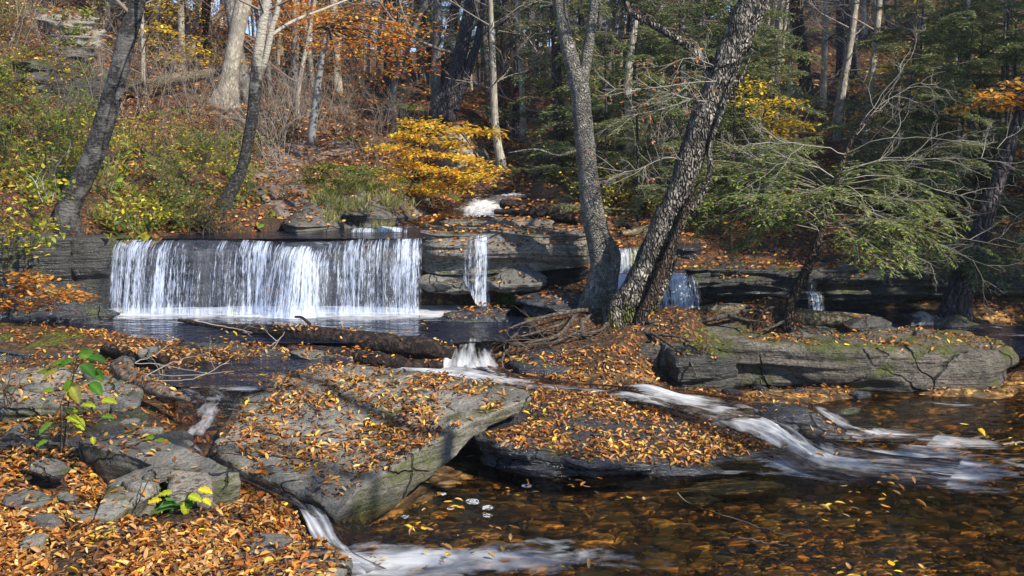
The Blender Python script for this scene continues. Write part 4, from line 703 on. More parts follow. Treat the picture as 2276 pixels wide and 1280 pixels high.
# ---------------------------------------------------------------- growing things
def rv(s=1.): return RNG.normal(size=3)*s
def nrm(v): return v/(np.linalg.norm(v)+1e-9)
def path(p, d, L, n, wob=.2, up=0., grav=0.):
    """wandering twig: n+1 points"""
    pts = [np.array(p, float)]; d = nrm(np.array(d, float))
    for i in range(n):
        d = nrm(d+rv(wob)+np.array((0, 0, up-grav*i/n))); pts.append(pts[-1]+d*L/n)
    return np.array(pts), d
def grow(p, d, L, r, lev, out, spread=.8, kids=5, wob=.16, up=.03, ratio=.55, tips=None, n=6, flat=0., grav=0.):
    """branching twigs: out gets (points, r0, r1); tips gets (point, direction)"""
    pts, e = path(p, d, L, n, wob, up, grav)
    out.append((pts, r, r*.35))
    if lev == 0:
        if tips is not None:
            for k in range(1, n+1): tips.append((pts[k], pts[k]-pts[k-1]))
        return
    for k in range(kids):
        t = .2+.8*(k+RNG.random())/kids; i = min(int(t*n), n-1); f = t*n-i
        q = pts[i]*(1-f)+pts[i+1]*f; a = nrm(pts[i+1]-pts[i]); s = rv(); s[2] *= (1-flat); s = nrm(s-a*(s@a))
        grow(q, a+s*spread*(.7+.6*RNG.random()), L*ratio*(1.15-.6*t)*(.7+.6*RNG.random()), r*.5, lev-1, out, spread, max(2, kids-1), wob*1.15, up, ratio, tips, max(3, n-1), flat, grav)
def leafset(bag, tips, per, size, pal, spread=.06, flat=.75, droop=.3, keep=1., aspect=.5, curl=.2, w=None):
    if not tips: return
    p = np.array([t[0] for t in tips]); d = np.array([nrm(t[1]) for t in tips]); k = RNG.random(len(p)) < keep; p, d = p[k], d[k]
    p = np.repeat(p, per, 0); d = np.repeat(d, per, 0); N = len(p)
    if N == 0: return
    p = p+RNG.normal(size=(N, 3))*spread*np.array((1, 1, 1-flat*.8))
    dd = d*.5+RNG.normal(size=(N, 3))*np.array((1, 1, .35)); dd[:, 2] -= droop
    nn = np.array((0, 0, 1.))+RNG.normal(size=(N, 3))*(1-flat)*1.2
    L = size*(.6+.7*RNG.random(N)); leaves(bag, p, dd, nn, L, L*aspect*1.15, pick(pal, N, .25, w), curl*RNG.random(N))
def bough(bag, twig, p, d, L, pal, dens=1., droop=.25, size=.055):
    """flat hemlock bough: central axis, side shoots, short needles on both sides"""
    ax, _ = path(p, d, L, 8, .07, 0, droop)
    twig.append((ax, .006*L+.002, .002)); up = np.array((0, 0, 1.))
    P0, D0 = [], []
    ns = max(6, int(30*L*dens))
    for k in range(ns):
        t = .12+.88*k/ns; i = min(int(t*8), 7); f = t*8-i; q = ax[i]*(1-f)+ax[i+1]*f; a = nrm(ax[i+1]-ax[i]); s = nrm(np.cross(a, up))*(1 if k % 2 else -1)
        l = L*.42*(1.05-t)*(.7+.5*RNG.random())+.05
        sp, _ = path(q, a*.75+s+rv(.12), l, 4, .1, 0, droop*.8); twig.append((sp, .003, .0012))
        m = max(4, int(l/(.013 if size < .08 else .022)))
        tt = (np.arange(m)+.5)/m*4; ii = np.minimum(tt.astype(int), 3); ff = (tt-ii)[:, None]; q2 = sp[ii]*(1-ff)+sp[ii+1]*ff; a2 = sp[ii+1]-sp[ii]; a2 /= np.linalg.norm(a2, axis=1)[:, None]
        s2 = np.cross(a2, up); s2 *= np.where(np.arange(m) % 2, 1, -1)[:, None]
        P0.append(q2); D0.append(a2*.8+s2+RNG.normal(size=(m, 3))*.2)
    P0 = np.concatenate(P0); D0 = np.concatenate(D0); N = len(P0)
    l = size*(.6+.7*RNG.random(N)); cards(bag, P0, D0, up+RNG.normal(size=(N, 3))*.3, l, l*.34, pick(pal, N, .3))
TW = {'bare': (.21, .175, .145), 'pale': (.31, .285, .245), 'dark': (.06, .05, .045), 'brown': (.14, .10, .075)}
def px_path(q, Y): return [P(a, b, Y) for a, b, _ in q], [px2m(c, Y) for _, _, c in q]
def tree(name, Y, trunks, m, label, cat='tree', seg=22, n=60, rough=.12, rs=5, flare=.35, limbs=(), crown=None, leaf=None, twigc='bare', group=None, loc=None, k=1.):
    """trunks: pixel centre lines; limbs: smaller pixel lines; crown: (number of boughs, first, last fraction of the trunk, length)"""
    pts0, r0 = px_path(trunks[0], Y if np.isscalar(Y) else Y[0])
    r = root(name, pts0[0], label, cat, group); b = Bag(); segs = []
    for i, q in enumerate(trunks):
        y = Y if np.isscalar(Y) else Y[i]
        pts, rad = px_path(q, y); rad = [c*(k if q_[1] < 620 else (1+k)/2) for c, q_ in zip(rad, q)]
        if i == 0 or q[0][1] > 600: pts = [pts[0]-np.array((0, -.05, .35))]+list(pts); rad = [rad[0]*1.12]+list(rad)
        tube(b, pts, rad, seg, n, rough, rs, flare if i == 0 or q[0][1] > 600 else 0, seed=i+Y if np.isscalar(Y) else i+Y[0])
        if q[-1][1] < 30 and (i == 0 or q[-1][1] < -100): segs.append((np.array(pts), rad))
    b.build('trunk', M[m], r)
    if len(limbs):
        lb = Bag()
        for q in limbs:
            y = q[0]; pts, rad = px_path(q[1], Y if np.isscalar(Y) else Y[0]); pts = np.array(pts); pts[:, 1] += np.linspace(0, y, len(pts)); tube(lb, pts, rad, 12, 28, .1, 6, 0, seed=y)
            lb2 = lb
        lb.build('limb', M[m], r)
    if crown:
        nb, f0, f1, L = crown
        for pts, rad in segs:
            out, tips = [], []
            for k in range(max(2, nb//len(segs))):
                t = (f0+(f1-f0)*RNG.random())*(len(pts)-1); i = min(int(t), len(pts)-2); f = t-i
                a = RNG.random()*6.28; grow(pts[i]*(1-f)+pts[i+1]*f, (math.cos(a), math.sin(a), .45), L*(.6+.7*RNG.random()), max(.008, rad[i]*.3), 3, out, .7, 4, .12, .05, .55, tips)
            bb = Bag(); thin(bb, out, TW[twigc]); bb.build('branches', M['twig'], r)
            if leaf:
                lf = Bag(); leafset(lf, tips, leaf[0], leaf[1], leaf[2], spread=leaf[1]*2, keep=leaf[3])
                if lf.n: lf.build('foliage', M['leaf_live'], r)
    return r
A = tree('tree', 13.3, [[(148,476,31),(165,430,29),(188,390,27.5),(215,325,27),(238,250,25.5),(262,170,24),(280,90,23),(300,20,22),(318,-80,21),(350,-400,16),(390,-900,9)]], 'darkbark', 'dark smooth-barked tree leaning right on the left bank above the rock wall', k=.84, crown=(9, .7, 1, 2.2), leaf=(1, .06, GOLD, .25), rough=.05, flare=.15)
B = tree('tree', 14.9, [[(500,452,24),(515,425,20),(538,375,18),(552,310,18),(562,250,19),(568,190,20),(574,120,17),(584,50,15),(594,-20,14),(610,-300,10),(630,-700,5)], [(570,195,9),(590,130,9.5),(605,60,9),(620,0,8),(650,-250,6),(690,-600,3)]], 'twotone', 'slender curving two-stemmed tree with a dark base and pale top beside the path', k=.68, crown=(9, .65, 1, 2.0), leaf=(1, .06, ORANGE, .25), rough=.06, limbs=[(1.0, [(600,80,4),(640,40,3.2),(700,5,2.6),(760,-30,2)])])
Cc = tree('tree', 24.8, [[(500,232,30),(508,195,20),(515,140,17),(527,70,17),(540,10,17.5),(555,-80,15),(580,-400,9)]], 'whitebark', 'thick pale tree with flared roots standing on the left slope', crown=(6, .75, 1, 3), flare=.3, rough=.07)
D = tree('tree', [12.3, 12.28, 12.2], [[(1328,690,52),(1330,650,38),(1336,600,34),(1332,540,36),(1318,480,34),(1308,400,31),(1300,320,29),(1293,245,29),(1287,190,28),(1266,120,22),(1250,50,20),(1240,-40,19.5),(1225,-400,15),(1200,-900,7)],
   [(1292,235,17),(1296,180,17.5),(1305,120,15.5),(1314,60,14.5),(1321,0,13.5),(1335,-200,11),(1360,-600,5)],
   [(1345,690,20),(1357,650,17),(1362,610,18),(1368,570,17),(1356,540,15),(1338,505,12)]], 'birch', 'big forked silver-barked birch rooted on the mound right of the main waterfall', k=.74, crown=(7, .8, 1, 2.2), leaf=(1, .06, GOLD, .2), flare=.35, n=90, rough=.10,
   limbs=[(-.6, [(1294,330,3),(1240,345,2.2),(1190,332,1.6),(1130,340,1.)])])
E = tree('tree', [11.6, 11.6], [[(1382,706,46),(1398,668,36),(1420,625,32),(1448,560,33),(1480,490,35),(1510,425,33),(1534,350,34),(1562,270,36),(1592,200,35),(1622,130,37),(1650,60,39),(1680,-10,38),(1740,-160,34),(1820,-420,25),(1900,-850,10)],
   [(1440,700,15),(1470,640,14),(1500,560,13)]], 'rough', 'massive shaggy-barked tree leaning to the upper right beside the forked birch', k=.84, crown=(7, .82, 1, 2.4), leaf=(1, .06, GOLD, .2), flare=.35, n=110, rough=.2, rs=7, seg=30,
   limbs=[(.5, [(1592,225,14),(1575,165,11),(1555,115,10),(1510,80,9),(1455,45,8),(1415,20,7),(1398,-20,7),(1390,-160,5)]), (-.3, [(1500,520,10),(1560,430,8),(1575,380,6.5),(1572,330,6),(1590,270,5),(1612,215,4.5),(1632,185,3),(1660,120,2)])])
Fz = tree('tree', 11.4, [[(1424,712,17),(1442,672,14.5),(1465,620,15),(1492,555,14.5),(1512,500,10),(1540,440,6),(1580,390,3)]], 'redbark', 'thin reddish-barked stem leaning against the massive tree', k=.8, flare=.2, n=50, rough=.12)
# crown of the slender leaning hemlock
def pine_like(name, Y, line, m, label, boughs, cat='hemlock tree', pal=HEM, twigs=(), flare=.3, group=None, rough=.08, bsize=.055, dens=1.):
    pts, rad = px_path(line, Y); pts[0] = pts[0]-np.array((0, 0, .1)); r = root(name, pts[0], label, cat, group); b = Bag(); tube(b, pts, rad, 16, 50, rough, 8, flare, seed=Y); b.build('trunk', M[m], r)
    lb, tw = Bag(), []
    for (x0, y0, x1, y1, dy, L, n) in boughs:     # limb from trunk point to pixel end, carrying n boughs
        a, e = P(x0, y0, Y), P(x1, y1, Y)+np.array((0, dy, 0)); mid = (a+e)/2+np.array((0, 0, .12*np.linalg.norm(e-a))); ax = catmull([a, mid, e], 9)+RNG.normal(size=(9, 3))*.015; tw.append((ax, .008, .002))
        n = int(n*(1.3 if x1 < 1830 else .85))
        for k in range(n):
            t = .25+.75*(k+.5*RNG.random())/n; q = ax[min(8, int(t*8))]; d0 = nrm(e-a); s = np.array((-d0[1], d0[0], 0))*(1 if k % 2 else -1)
            bough(lb, tw, q, d0*.8+s*.9*RNG.random()+rv(.12), L*(.7+.7*RNG.random()), pal, dens, .3, bsize)
    bb = Bag(); thin(bb, tw, TW['bare']); bb.build('branches', M['twig'], r)
    if len(twigs):
        out = []
        for (q, dy, r0, r1, kids, L) in twigs:       # bare twigs given as pixel lines with side shoots
            pts = np.array([P(a_, b_, Y) for a_, b_ in q]); pts[:, 1] += np.linspace(0, dy, len(pts)); ax = catmull(pts, 14); ax = ax+np.cumsum(RNG.normal(size=(14, 3)), 0)*.013; out.append((ax, px2m(r0*.5, Y), .001))
            for k in range(kids):
                i = RNG.integers(2, 13); a = nrm(ax[i]-ax[i-1]); s = rv(); s = nrm(s-a*(s@a)); grow(ax[i], a+s*.8, L*(.5+.8*RNG.random()), px2m(r0, Y)*.35, 2, out, .8, 4, .18, .0, .55)
        cb = Bag(); thin(cb, out, TW['pale']); cb.build('bare_twigs', M['twig'], r)
    if lb.n: lb.build('foliage', M['needle'], r)
    return r
HEMG = [(.07, .13, .035), (.12, .19, .05), (.17, .23, .055), (.24, .28, .06), (.30, .31, .08)]
pine_like('hemlock', 11.5, [(1748,712,15),(1756,685,12),(1768,650,11),(1790,605,10.5),(1812,555,9.5),(1830,500,8.5),(1848,440,7),(1862,390,6),(1880,340,5),(1905,292,3.5),(1945,255,3),(2010,232,2.2),(2080,225,1.2)], 'redbark',
  'slender leaning hemlock with flat green sprays and pale bare twigs, rooted on the long slab', pal=HEMG, dens=.6, boughs=
  [(1825,520,1700,470,-.4,.55,7),(1825,515,1620,500,.1,.6,8),(1828,500,1930,500,-.4,.6,8),(1828,505,2040,520,-.2,.6,8),(1830,480,2120,560,.2,.6,8),(1835,480,1760,420,.5,.5,6),(1840,450,1960,450,.4,.5,7),(1845,440,1560,460,.3,.6,8),(1850,430,2080,470,.6,.6,8),
   (1820,540,1900,560,-.5,.5,6),(1826,520,2000,580,-.3,.5,7),(1840,460,1500,480,.6,.55,7),(1850,420,1680,400,.4,.5,6),(1830,500,2200,560,.3,.55,7),(1845,440,1420,470,.9,.5,8),(1850,430,1500,430,.5,.5,8),(1850,420,1580,400,.7,.5,8),(1850,430,1380,400,.8,.5,8),(1855,420,1640,350,.9,.45,6),(1860,400,1720,340,.4,.45,6),(1860,400,2020,400,.6,.45,6),(1865,380,2180,420,.8,.45,7),(1850,430,1460,520,.4,.5,8),(1840,470,1700,500,.2,.55,8),(1840,460,1580,500,.5,.5,8),(1850,420,1800,430,-.5,.5,6),(1845,440,2100,500,-.4,.5,7),(1855,410,2180,480,.5,.5,7),(1835,500,1640,440,-.3,.5,6),(1830,500,1960,540,-.5,.5,7),(1840,470,1860,400,-.2,.45,5)],
  twigs=[([(1880,345),(1800,320),(1700,315),(1600,312)],-.3,2.4,1.,5,.6),([(1870,370),(1960,350),(2080,345),(2240,350)],.4,2.6,1,7,.7),([(1862,400),(1990,395),(2120,430),(2276,470)],.2,2.6,1,7,.7),([(1905,300),(1960,240),(2040,190),(2120,160)],.3,2.2,1,6,.6),([(1880,340),(1950,300),(2060,300),(2200,310)],-.3,2.2,1,7,.6),
         ([(1850,440),(1980,470),(2120,520),(2276,560)],-.2,2.4,1,7,.6),([(1860,400),(1760,360),(1680,400),(1600,470)],-.3,2.2,1,6,.6),([(1845,450),(1760,470),(1640,480),(1560,540)],-.2,2.0,1,5,.5),([(1890,320),(1940,260),(2020,180),(2090,100)],.6,2.,1,6,.6),([(1855,430),(2000,500),(2100,560),(2180,600)],-.5,2.2,1,6,.5),([(1860,400),(1900,430),(1960,520),(2000,600)],-.5,2.,1,5,.5)])
pine_like('hemlock', 12.7, [(2118,706,34),(2125,670,29),(2140,625,27),(2158,575,25),(2178,520,22),(2205,440,17),(2240,340,13),(2280,200,9),(2330,0,6)], 'mauvebark', 'dark leaning trunk with drooping hemlock sprays at the right edge behind the long slab',
  [(2165,560,2080,580,-.5,.5,6),(2165,555,2230,590,-.5,.5,7),(2170,540,2030,560,-.3,.55,7),(2180,520,2276,540,-.2,.55,7),(2175,530,2130,600,-.6,.4,6),(2190,480,2060,470,.2,.55,6),(2200,450,2300,470,.3,.5,6),(2170,550,1960,590,-.4,.5,6),(2230,380,2100,400,.4,.5,5),(2230,370,2330,420,0,.5,5)], flare=.3)
# ---------------------------------------------------------------- background wood: a few kinds, copied
def hz(x, y): return float(height(np.array([x]), np.array([y]))[0])
def make_bare(H=12, r=.13, m='greybark', leaf=None, seed=0, name='bare_tree'):
    R = root(name, (0, 0, 0), '', 'tree'); ax, _ = path((0, 0, -.2), (RNG.normal()*.06, RNG.normal()*.06, 1), H, 9, .035, .02)
    b = Bag(); tube(b, ax, np.linspace(r, r*.25, len(ax)), 9, 22, .1, 4, .3, seed); b.build('trunk', M[m], R)
    out, tips = [], []
    for k in range(15):
        t = 1+7.5*RNG.random()**.8; i = int(t); q = ax[i]*(1-(t-i))+ax[min(9, i+1)]*(t-i); a = RNG.random()*6.28
        grow(q, (math.cos(a), math.sin(a), .35), H*.17*(.5+RNG.random()), .022, 2, out, .8, 5, .16, .03, .55, tips, 6)
    bb = Bag(); thin(bb, out, TW['bare']); bb.build('branches', M['twig'], R)
    if leaf: lf = Bag(); leafset(lf, tips, leaf[0], leaf[1], leaf[2], leaf[1]*2.2, keep=leaf[3]); lf.build('foliage', M['leaf_live'], R)
    return R
def make_hem(H=11, r=.15, seed=0, low=.08, name='hemlock', nb=52, reach=2.3, bd=.55):
    R = root(name, (0, 0, 0), '', 'hemlock tree'); ax, _ = path((0, 0, -.2), (RNG.normal()*.04, RNG.normal()*.04, 1), H, 9, .02, .03)
    b = Bag(); tube(b, ax, np.linspace(r, r*.15, len(ax)), 9, 22, .08, 4, .3, seed); b.build('trunk', M['mauvebark'], R)
    lf, tw = Bag(), []
    for k in range(nb):
        f = low+(1-low)*(k+RNG.random())/nb; t = f*9; i = min(8, int(t)); q = ax[i]*(1-(t-i))+ax[i+1]*(t-i); a = RNG.random()*6.28; L = (reach*(1.02-f)+.35)*(.7+.5*RNG.random())
        d = np.array((math.cos(a), math.sin(a), .15)); br, _ = path(q, d, L, 5, .08, 0, .12); tw.append((br, .018, .004))
        for j in (2, 3, 4, 5):
            for sgn in (-1, 1):
                s = np.array((-d[1], d[0], 0))*sgn; bough(lf, tw, br[j], d*.7+s*.8+rv(.1), .3+.32*L*(1-.1*j), HEM if nb > 30 else HEM[1:4]+[(.24, .27, .09)], bd, .3, .10 if nb > 30 else .07)
    bb = Bag(); thin(bb, tw, TW['brown']); bb.build('branches', M['twig'], R); lf.build('foliage', M['needle'], R); return R
def copy_tree(o, parent=None):
    c = o.copy(); COL.objects.link(c)
    if parent is not None: c.parent = parent
    for ch in [x for x in bpy.data.objects if x.parent == o]: copy_tree(ch, c)
    return c
USED = set(); KIDS = {}
def put(src, loc, rz=None, s=1., label=None, group=None, tilt=(0, 0)):
    o = src if src.name not in USED else copy_with(src)
    USED.add(src.name); USED.add(o.name)
    o.location = tuple(loc); o.rotation_euler = (tilt[0], tilt[1], RNG.random()*6.28 if rz is None else rz); o.scale = (s, s, s)
    if label: o['label'] = label
    if group: o['group'] = group
    return o
def copy_with(src):
    c = src.copy(); COL.objects.link(c)
    for ch in KIDS[src.name]:
        d = ch.copy(); COL.objects.link(d); d.parent = c
    return c
bare = [make_bare(13, .15, 'greybark', None, 1), make_bare(11, .10, 'whitebark', (1, .07, GOLD, .12), 2), make_bare(14, .2, 'redbark', None, 3), make_bare(9, .07, 'greybark', (1, .08, ORANGE, .3), 4)]
hopen = make_hem(5.5, .05, 5, .12, nb=20, reach=1.7, bd=.6)
hemt = [make_hem(12, .16, 1, .12), make_hem(9, .11, 2, .05), make_hem(14, .2, 3, .2)]
fall = [make_bare(9, .09, 'greybark', (3, .10, ORANGE, .9), 7), make_bare(7, .06, 'greybark', (3, .09, GOLD, .9), 8)]
for o in bare+hemt+fall+[hopen]: KIDS[o.name] = list(o.children) if len(o.children) else [x for x in bpy.data.objects if x.parent == o]
def at_px(px, py, Y):      # foot of a tree: pixel column and depth, set on the ground
    x = (px-1138)*Y/F_PX*1.01; return (x, Y, hz(x, Y)-.1)
G1 = 'bare grey and brown trees of the far wood'; G2 = 'hemlocks of the far wood'; G3 = 'small trees with orange or golden leaves in the far wood'
L1 = ['slim grey leafless tree of the wood on the slopes behind the stream', 'slim pale leafless tree of the wood on the slopes behind the stream', 'thick brown leafless tree of the wood on the slopes behind the stream', 'slight grey tree with a few orange leaves on the slopes behind the stream']
cnt = 0
def ok(x, y):
    px = 1138+x/y*F_PX
    return not (640 < px < 1240 and y < 29) 
tries = 0
while cnt < 190 and tries < 3000:
    tries += 1; y = 19+62*RNG.random()**1.1; x = (RNG.random()*1.35-.66)*y; px = 1138+x/y*F_PX
    if not ok(x, y): continue
    left = px < 700
    if left and (y < 27 or RNG.random() < .45): continue
    if not left and px > 1240 and y < 21: continue
    if 1700 < px < 1960 and y < 36: continue
    cnt += 1
    hemp = .3 if px > 1150 else (.36 if px > 750 else .06); r = RNG.random()
    if r < hemp:
        k = RNG.integers(0, 3); put(hemt[k], (x, y, hz(x, y)-.1), s=.75+.5*RNG.random(), label='dark green hemlock among the bare trunks of the wood behind the stream', group=G2)
    elif r < hemp+(.1 if px > 1150 else .25):
        k = RNG.integers(0, 2); put(fall[k], (x, y, hz(x, y)-.1), s=.7+.5*RNG.random(), label=['small orange-leaved tree among the bare trunks of the far wood', 'small golden-leaved tree among the bare trunks of the far wood'][k], group=G3)
    else:
        k = RNG.choice(4, p=[.3, .38, .14, .18]); put(bare[k], (x, y, hz(x, y)-.1), s=.7+.55*RNG.random(), label=L1[k], group=G1, tilt=(RNG.normal()*.05, RNG.normal()*.06))
for (x, y, s_) in [(15,11,1.3),(14.5,15.5,1.2),(19,21,1.5),(17,24,1.5)]:  # hemlocks added out of view to darken the right slope
    put(hemt[int(x*2) % 3], (x, y, hz(x, y)-.1), s=s_, label='unseen hemlock added past the right edge for shade', group='unseen trees added for shade')
for k in range(26):
    y = RNG.uniform(19.5, 42); px = RNG.uniform(1270, 2330); x = (px-1138)*y/F_PX; kk = (1, 1, 3, 0)[k % 4]
    if k % 5 == 4: put(fall[1], (x, y, hz(x, y)-.1), s=RNG.uniform(.7, 1.), label='small golden-leaved tree among the bare trunks of the far wood', group=G3)
    else: put(bare[kk], (x, y, hz(x, y)-.1), s=RNG.uniform(.6, 1.1), label=L1[kk], group=G1, tilt=(RNG.normal()*.06, RNG.normal()*.08))
for k in range(26):
    y = RNG.uniform(31, 52); px = RNG.uniform(650, 1240); x = (px-1138)*y/F_PX; kk = (1, 0, 2, 3)[k % 4]; put(bare[kk], (x, y, hz(x, y)-.1), s=RNG.uniform(.5, 1.), label=L1[kk], group=G1, tilt=(RNG.normal()*.06, RNG.normal()*.08))
for (src, x, y, s_, lb) in [(hemt[0], 14.5, 7.5, 1.1, 'unseen hemlock added past the right edge for shade'), (hemt[1], 10.5, 9.3, 1.15, 'unseen hemlock added past the right edge for shade'), (hemt[1], 12.5, 11.8, 1.1, 'unseen hemlock added past the right edge for shade'),
   (bare[0], 5.6, 1.4, .9, 'unseen leafless tree added on the near bank for dappled shade'), (fall[0], 7.6, -.6, 1.1, 'unseen orange-leaved tree added on the near bank for dappled shade'), (fall[1], 9.2, 2.6, 1.1, 'unseen golden-leaved tree added on the near bank for dappled shade'), (fall[0], 3.2, -2.4, 1.15, 'unseen orange-leaved tree added on the near bank for dappled shade')]:
    put(src, (x, y, hz(x, y)-.1), s=s_, label=lb, group='unseen trees added for shade')  # added out of view to throw dappled shade on ledge and foreground
for k in range(20):
    y = RNG.uniform(27, 37); px = RNG.uniform(320, 720); x = (px-1138)*y/F_PX; kk = (1, 0, 2, 3)[k % 4]
    if k % 4 == 3: put(fall[(k//4) % 2], (x, y, hz(x, y)-.1), s=RNG.uniform(.8, 1.1), label=['small orange-leaved tree among the bare trunks of the far wood', 'small golden-leaved tree among the bare trunks of the far wood'][(k//4) % 2], group=G3)
    else: put(bare[kk], (x, y, hz(x, y)-.1), s=RNG.uniform(.6, 1.05), label=L1[kk], group=G1, tilt=(RNG.normal()*.06, RNG.normal()*.08))
# hand-placed background trunks
def trunk_only(name, Y, line, m, label, crown=None, leaf=None, flare=.3, cat='tree', lines2=None):
    return tree(name, Y, [line]+(lines2 or []), m, label, cat, seg=14, n=34, flare=flare, crown=crown, leaf=leaf, rough=.08)
trunk_only('tree', 33, [(1885,185,26),(1884,120,23),(1882,60,22),(1880,0,21),(1878,-200,19),(1875,-600,12)], 'mauvebark', 'thick mauve-grey furrowed trunk standing dark in the wood at the upper right', (8, .6, 1, 3.5))
trunk_only('tree', 30, [(1792,200,15),(1786,140,13),(1776,70,13),(1768,0,13),(1760,-200,11),(1750,-500,7)], 'redbark', 'straight pinkish-brown trunk just left of the thick mauve one', (8, .55, 1, 3))
trunk_only('tree', 27, [(985,240,24),(1003,190,17),(1020,130,16),(1038,50,14),(1050,-20,13),(1080,-300,10)], 'mauvebark', 'two-trunked dark leaning tree on the ridge above the yellow beech', (9, .5, 1, 3), (1, .07, HEM, .4), lines2=[[(1008,245,12),(1030,190,10),(1048,130,9),(1062,90,8),(1075,0,6)]])
trunk_only('tree', 21.5, [(1114,362,11),(1106,320,9),(1099,250,8),(1097,180,7),(1094,100,6),(1090,0,5),(1080,-200,4)], 'whitebark', 'thin white-barked tree in the shade right of the yellow beech', (8, .55, 1, 1.6), (1, .06, GOLD, .2))
trunk_only('tree', 26, [(1163,275,7),(1160,200,6),(1155,120,5.5),(1150,20,5),(1145,-150,3)], 'whitebark', 'very thin pale stem in the wood just left of the forked birch', (6, .5, 1, 1.6))
trunk_only('snag', 20, [(1400,300,9),(1397,240,9),(1396,180,9.5),(1402,120,8),(1410,70,6),(1417,30,2)], 'whitebark', 'broken pinkish snag with a splintered top between the birch and the leaning tree', cat='dead tree')
trunk_only('tree', 25, [(1470,235,7),(1470,150,6.5),(1468,60,6),(1467,0,6),(1465,-200,5)], 'whitebark', 'thin pale trunk behind the arching limb of the massive tree', (7, .4, 1, 2))
trunk_only('tree', 19, [(2186,345,10),(2165,300,8),(2150,240,7.5),(2148,170,7),(2152,90,6.5),(2150,0,6),(2146,-300,4)], 'greybark', 'thin crooked grey trunk on the right slope near the photo edge', (8, .4, 1, 1.8))
trunk_only('tree', 24, [(318,178,6),(318,120,4.5),(316,60,4),(312,-60,3.5)], 'whitebark', 'small pale sapling trunk just right of the dark leaning tree', (5, .3, 1, 1.6), (2, .07, GOLD, .6))
for k in range(34):
    y = RNG.uniform(36, 62); x = RNG.uniform(-.5, -.1)*y; kk = RNG.integers(0, 4); put(bare[kk] if k % 3 else fall[kk % 2], (x, y, hz(x, y)-.1), s=RNG.uniform(.8, 1.3), label=(L1[kk] if k % 3 else ['small orange-leaved tree among the bare trunks of the far wood', 'small golden-leaved tree among the bare trunks of the far wood'][kk % 2]), group=(G1 if k % 3 else G3))
trunk_only('tree', 33, [(752,215,11),(748,140,9),(744,60,8.5),(740,-20,8),(735,-300,5)], 'whitebark', 'hazy pale trunk behind the hanging orange leaves', (7, .5, 1, 2.5), (2, .08, ORANGE, .6))
trunk_only('tree', 30, [(870,240,9),(880,180,8),(905,110,7),(935,30,6),(955,-30,5)], 'greybark', 'grey trunk leaning right on the ridge below the orange leaves', (7, .4, 1, 2.2))
trunk_only('tree', 22, [(1245,420,13),(1243,330,12),(1240,240,11),(1236,120,10),(1232,0,9),(1228,-200,7)], 'mauvebark', 'dark straight trunk half hidden behind the forked birch', (8, .3, 1, 2))
trunk_only('tree', 28, [(1715,200,8),(1718,120,7.5),(1720,40,7),(1722,-60,6)], 'whitebark', 'pale trunk just right of the massive leaning tree', (7, .3, 1, 2), (1, .07, GOLD, .4))
trunk_only('tree', 26, [(660,235,6),(668,170,5),(684,90,4.5),(700,0,4),(720,-200,3)], 'whitebark', 'slim pale tree on the left slope between the forked dark tree and the orange leaves', (7, .3, 1, 1.8), (2, .08, ORANGE, .5))
trunk_only('tree', 30, [(425,120,6),(455,70,7),(490,30,7),(520,0,7),(560,-80,6)], 'whitebark', 'pale leaning stem behind the thick pale tree', (5, .5, 1, 2))
# sprays of coloured leaves in layers
def spray_tree(name, Y, base, sprays, label, pal, size, cat='tree', rad=.55, nl=70, stem_r=.02, m='darkbark', stems=None, twigc='dark', flatness=.12, w=None):
    b0 = P(*base, Y); r = root(name, b0, label, cat); tw, bag = [], Bag()
    for (px, py, dy, s) in sprays:
        c = P(px, py, Y)+np.array((0, dy, 0)); q0 = P(*stems, Y) if stems else b0
        mid = q0*.45+c*.55+np.array((0, 0, .25*np.linalg.norm((c-q0)[:2])*.5)); ax = catmull([q0, mid, c], 9); tw.append((ax, stem_r*.5, .004))
        tips = []; R = rad*s; k = 0
        out = []
        for j in range(7):
            a = j/7*6.28+RNG.random(); d = np.array((math.cos(a), math.sin(a), -.05)); tp, _ = path(c, d, R*(.6+.5*RNG.random()), 6, .14, 0, .1); tw.append((tp, .004, .0015))
            for i in range(1, 7): tips.append((tp[i], tp[i]-tp[i-1]))
            for i in (2, 4):
                s2 = d+np.cross(d, (0, 0, 1))*RNG.choice([-1, 1])*.8; t2, _ = path(tp[i], s2, R*.45, 4, .12); tw.append((t2, .003, .001)); tips += [(t2[q], t2[q]-t2[q-1]) for q in range(1, 5)]
        leafset(bag, tips, max(1, int(nl/40)), size, pal, spread=.06*s+flatness*.2, flat=.82, droop=.12, aspect=.55, w=w)
    sb = Bag()
    if stems: tube(sb, [b0-np.array((0, 0, .1)), (b0+P(*stems, Y))/2+rv(.03), P(*stems, Y)], [stem_r*1.4, stem_r, stem_r*.7], 8, 14, .05)
    thin(sb, tw, TW[twigc]); sb.build('branches', M['twig'], r); bag.build('foliage', M['leaf_live'], r); return r
Yb = 17.6
ysp = []
for (x, y) in [(925,268),(975,285),(1030,285),(1075,292),(895,300),(950,310),(1010,318),(870,330),(925,340),(985,345),(1045,352),(1085,372),(905,365),(965,375),(1020,385),(1060,395),(940,398),(1000,408),(960,420),(925,425),(880,390)]: ysp.append((x, y, RNG.uniform(-.5, .5), RNG.uniform(.6, 1.)))
spray_tree('beech', Yb, (905,452), ysp, 'low beech with layered golden yellow leaves spreading over the stream above the cascade', [*GOLD, (.85, .55, .06), (.75, .4, .04)], .085, rad=.5, nl=90, stems=(915,405), stem_r=.03, cat='beech sapling')
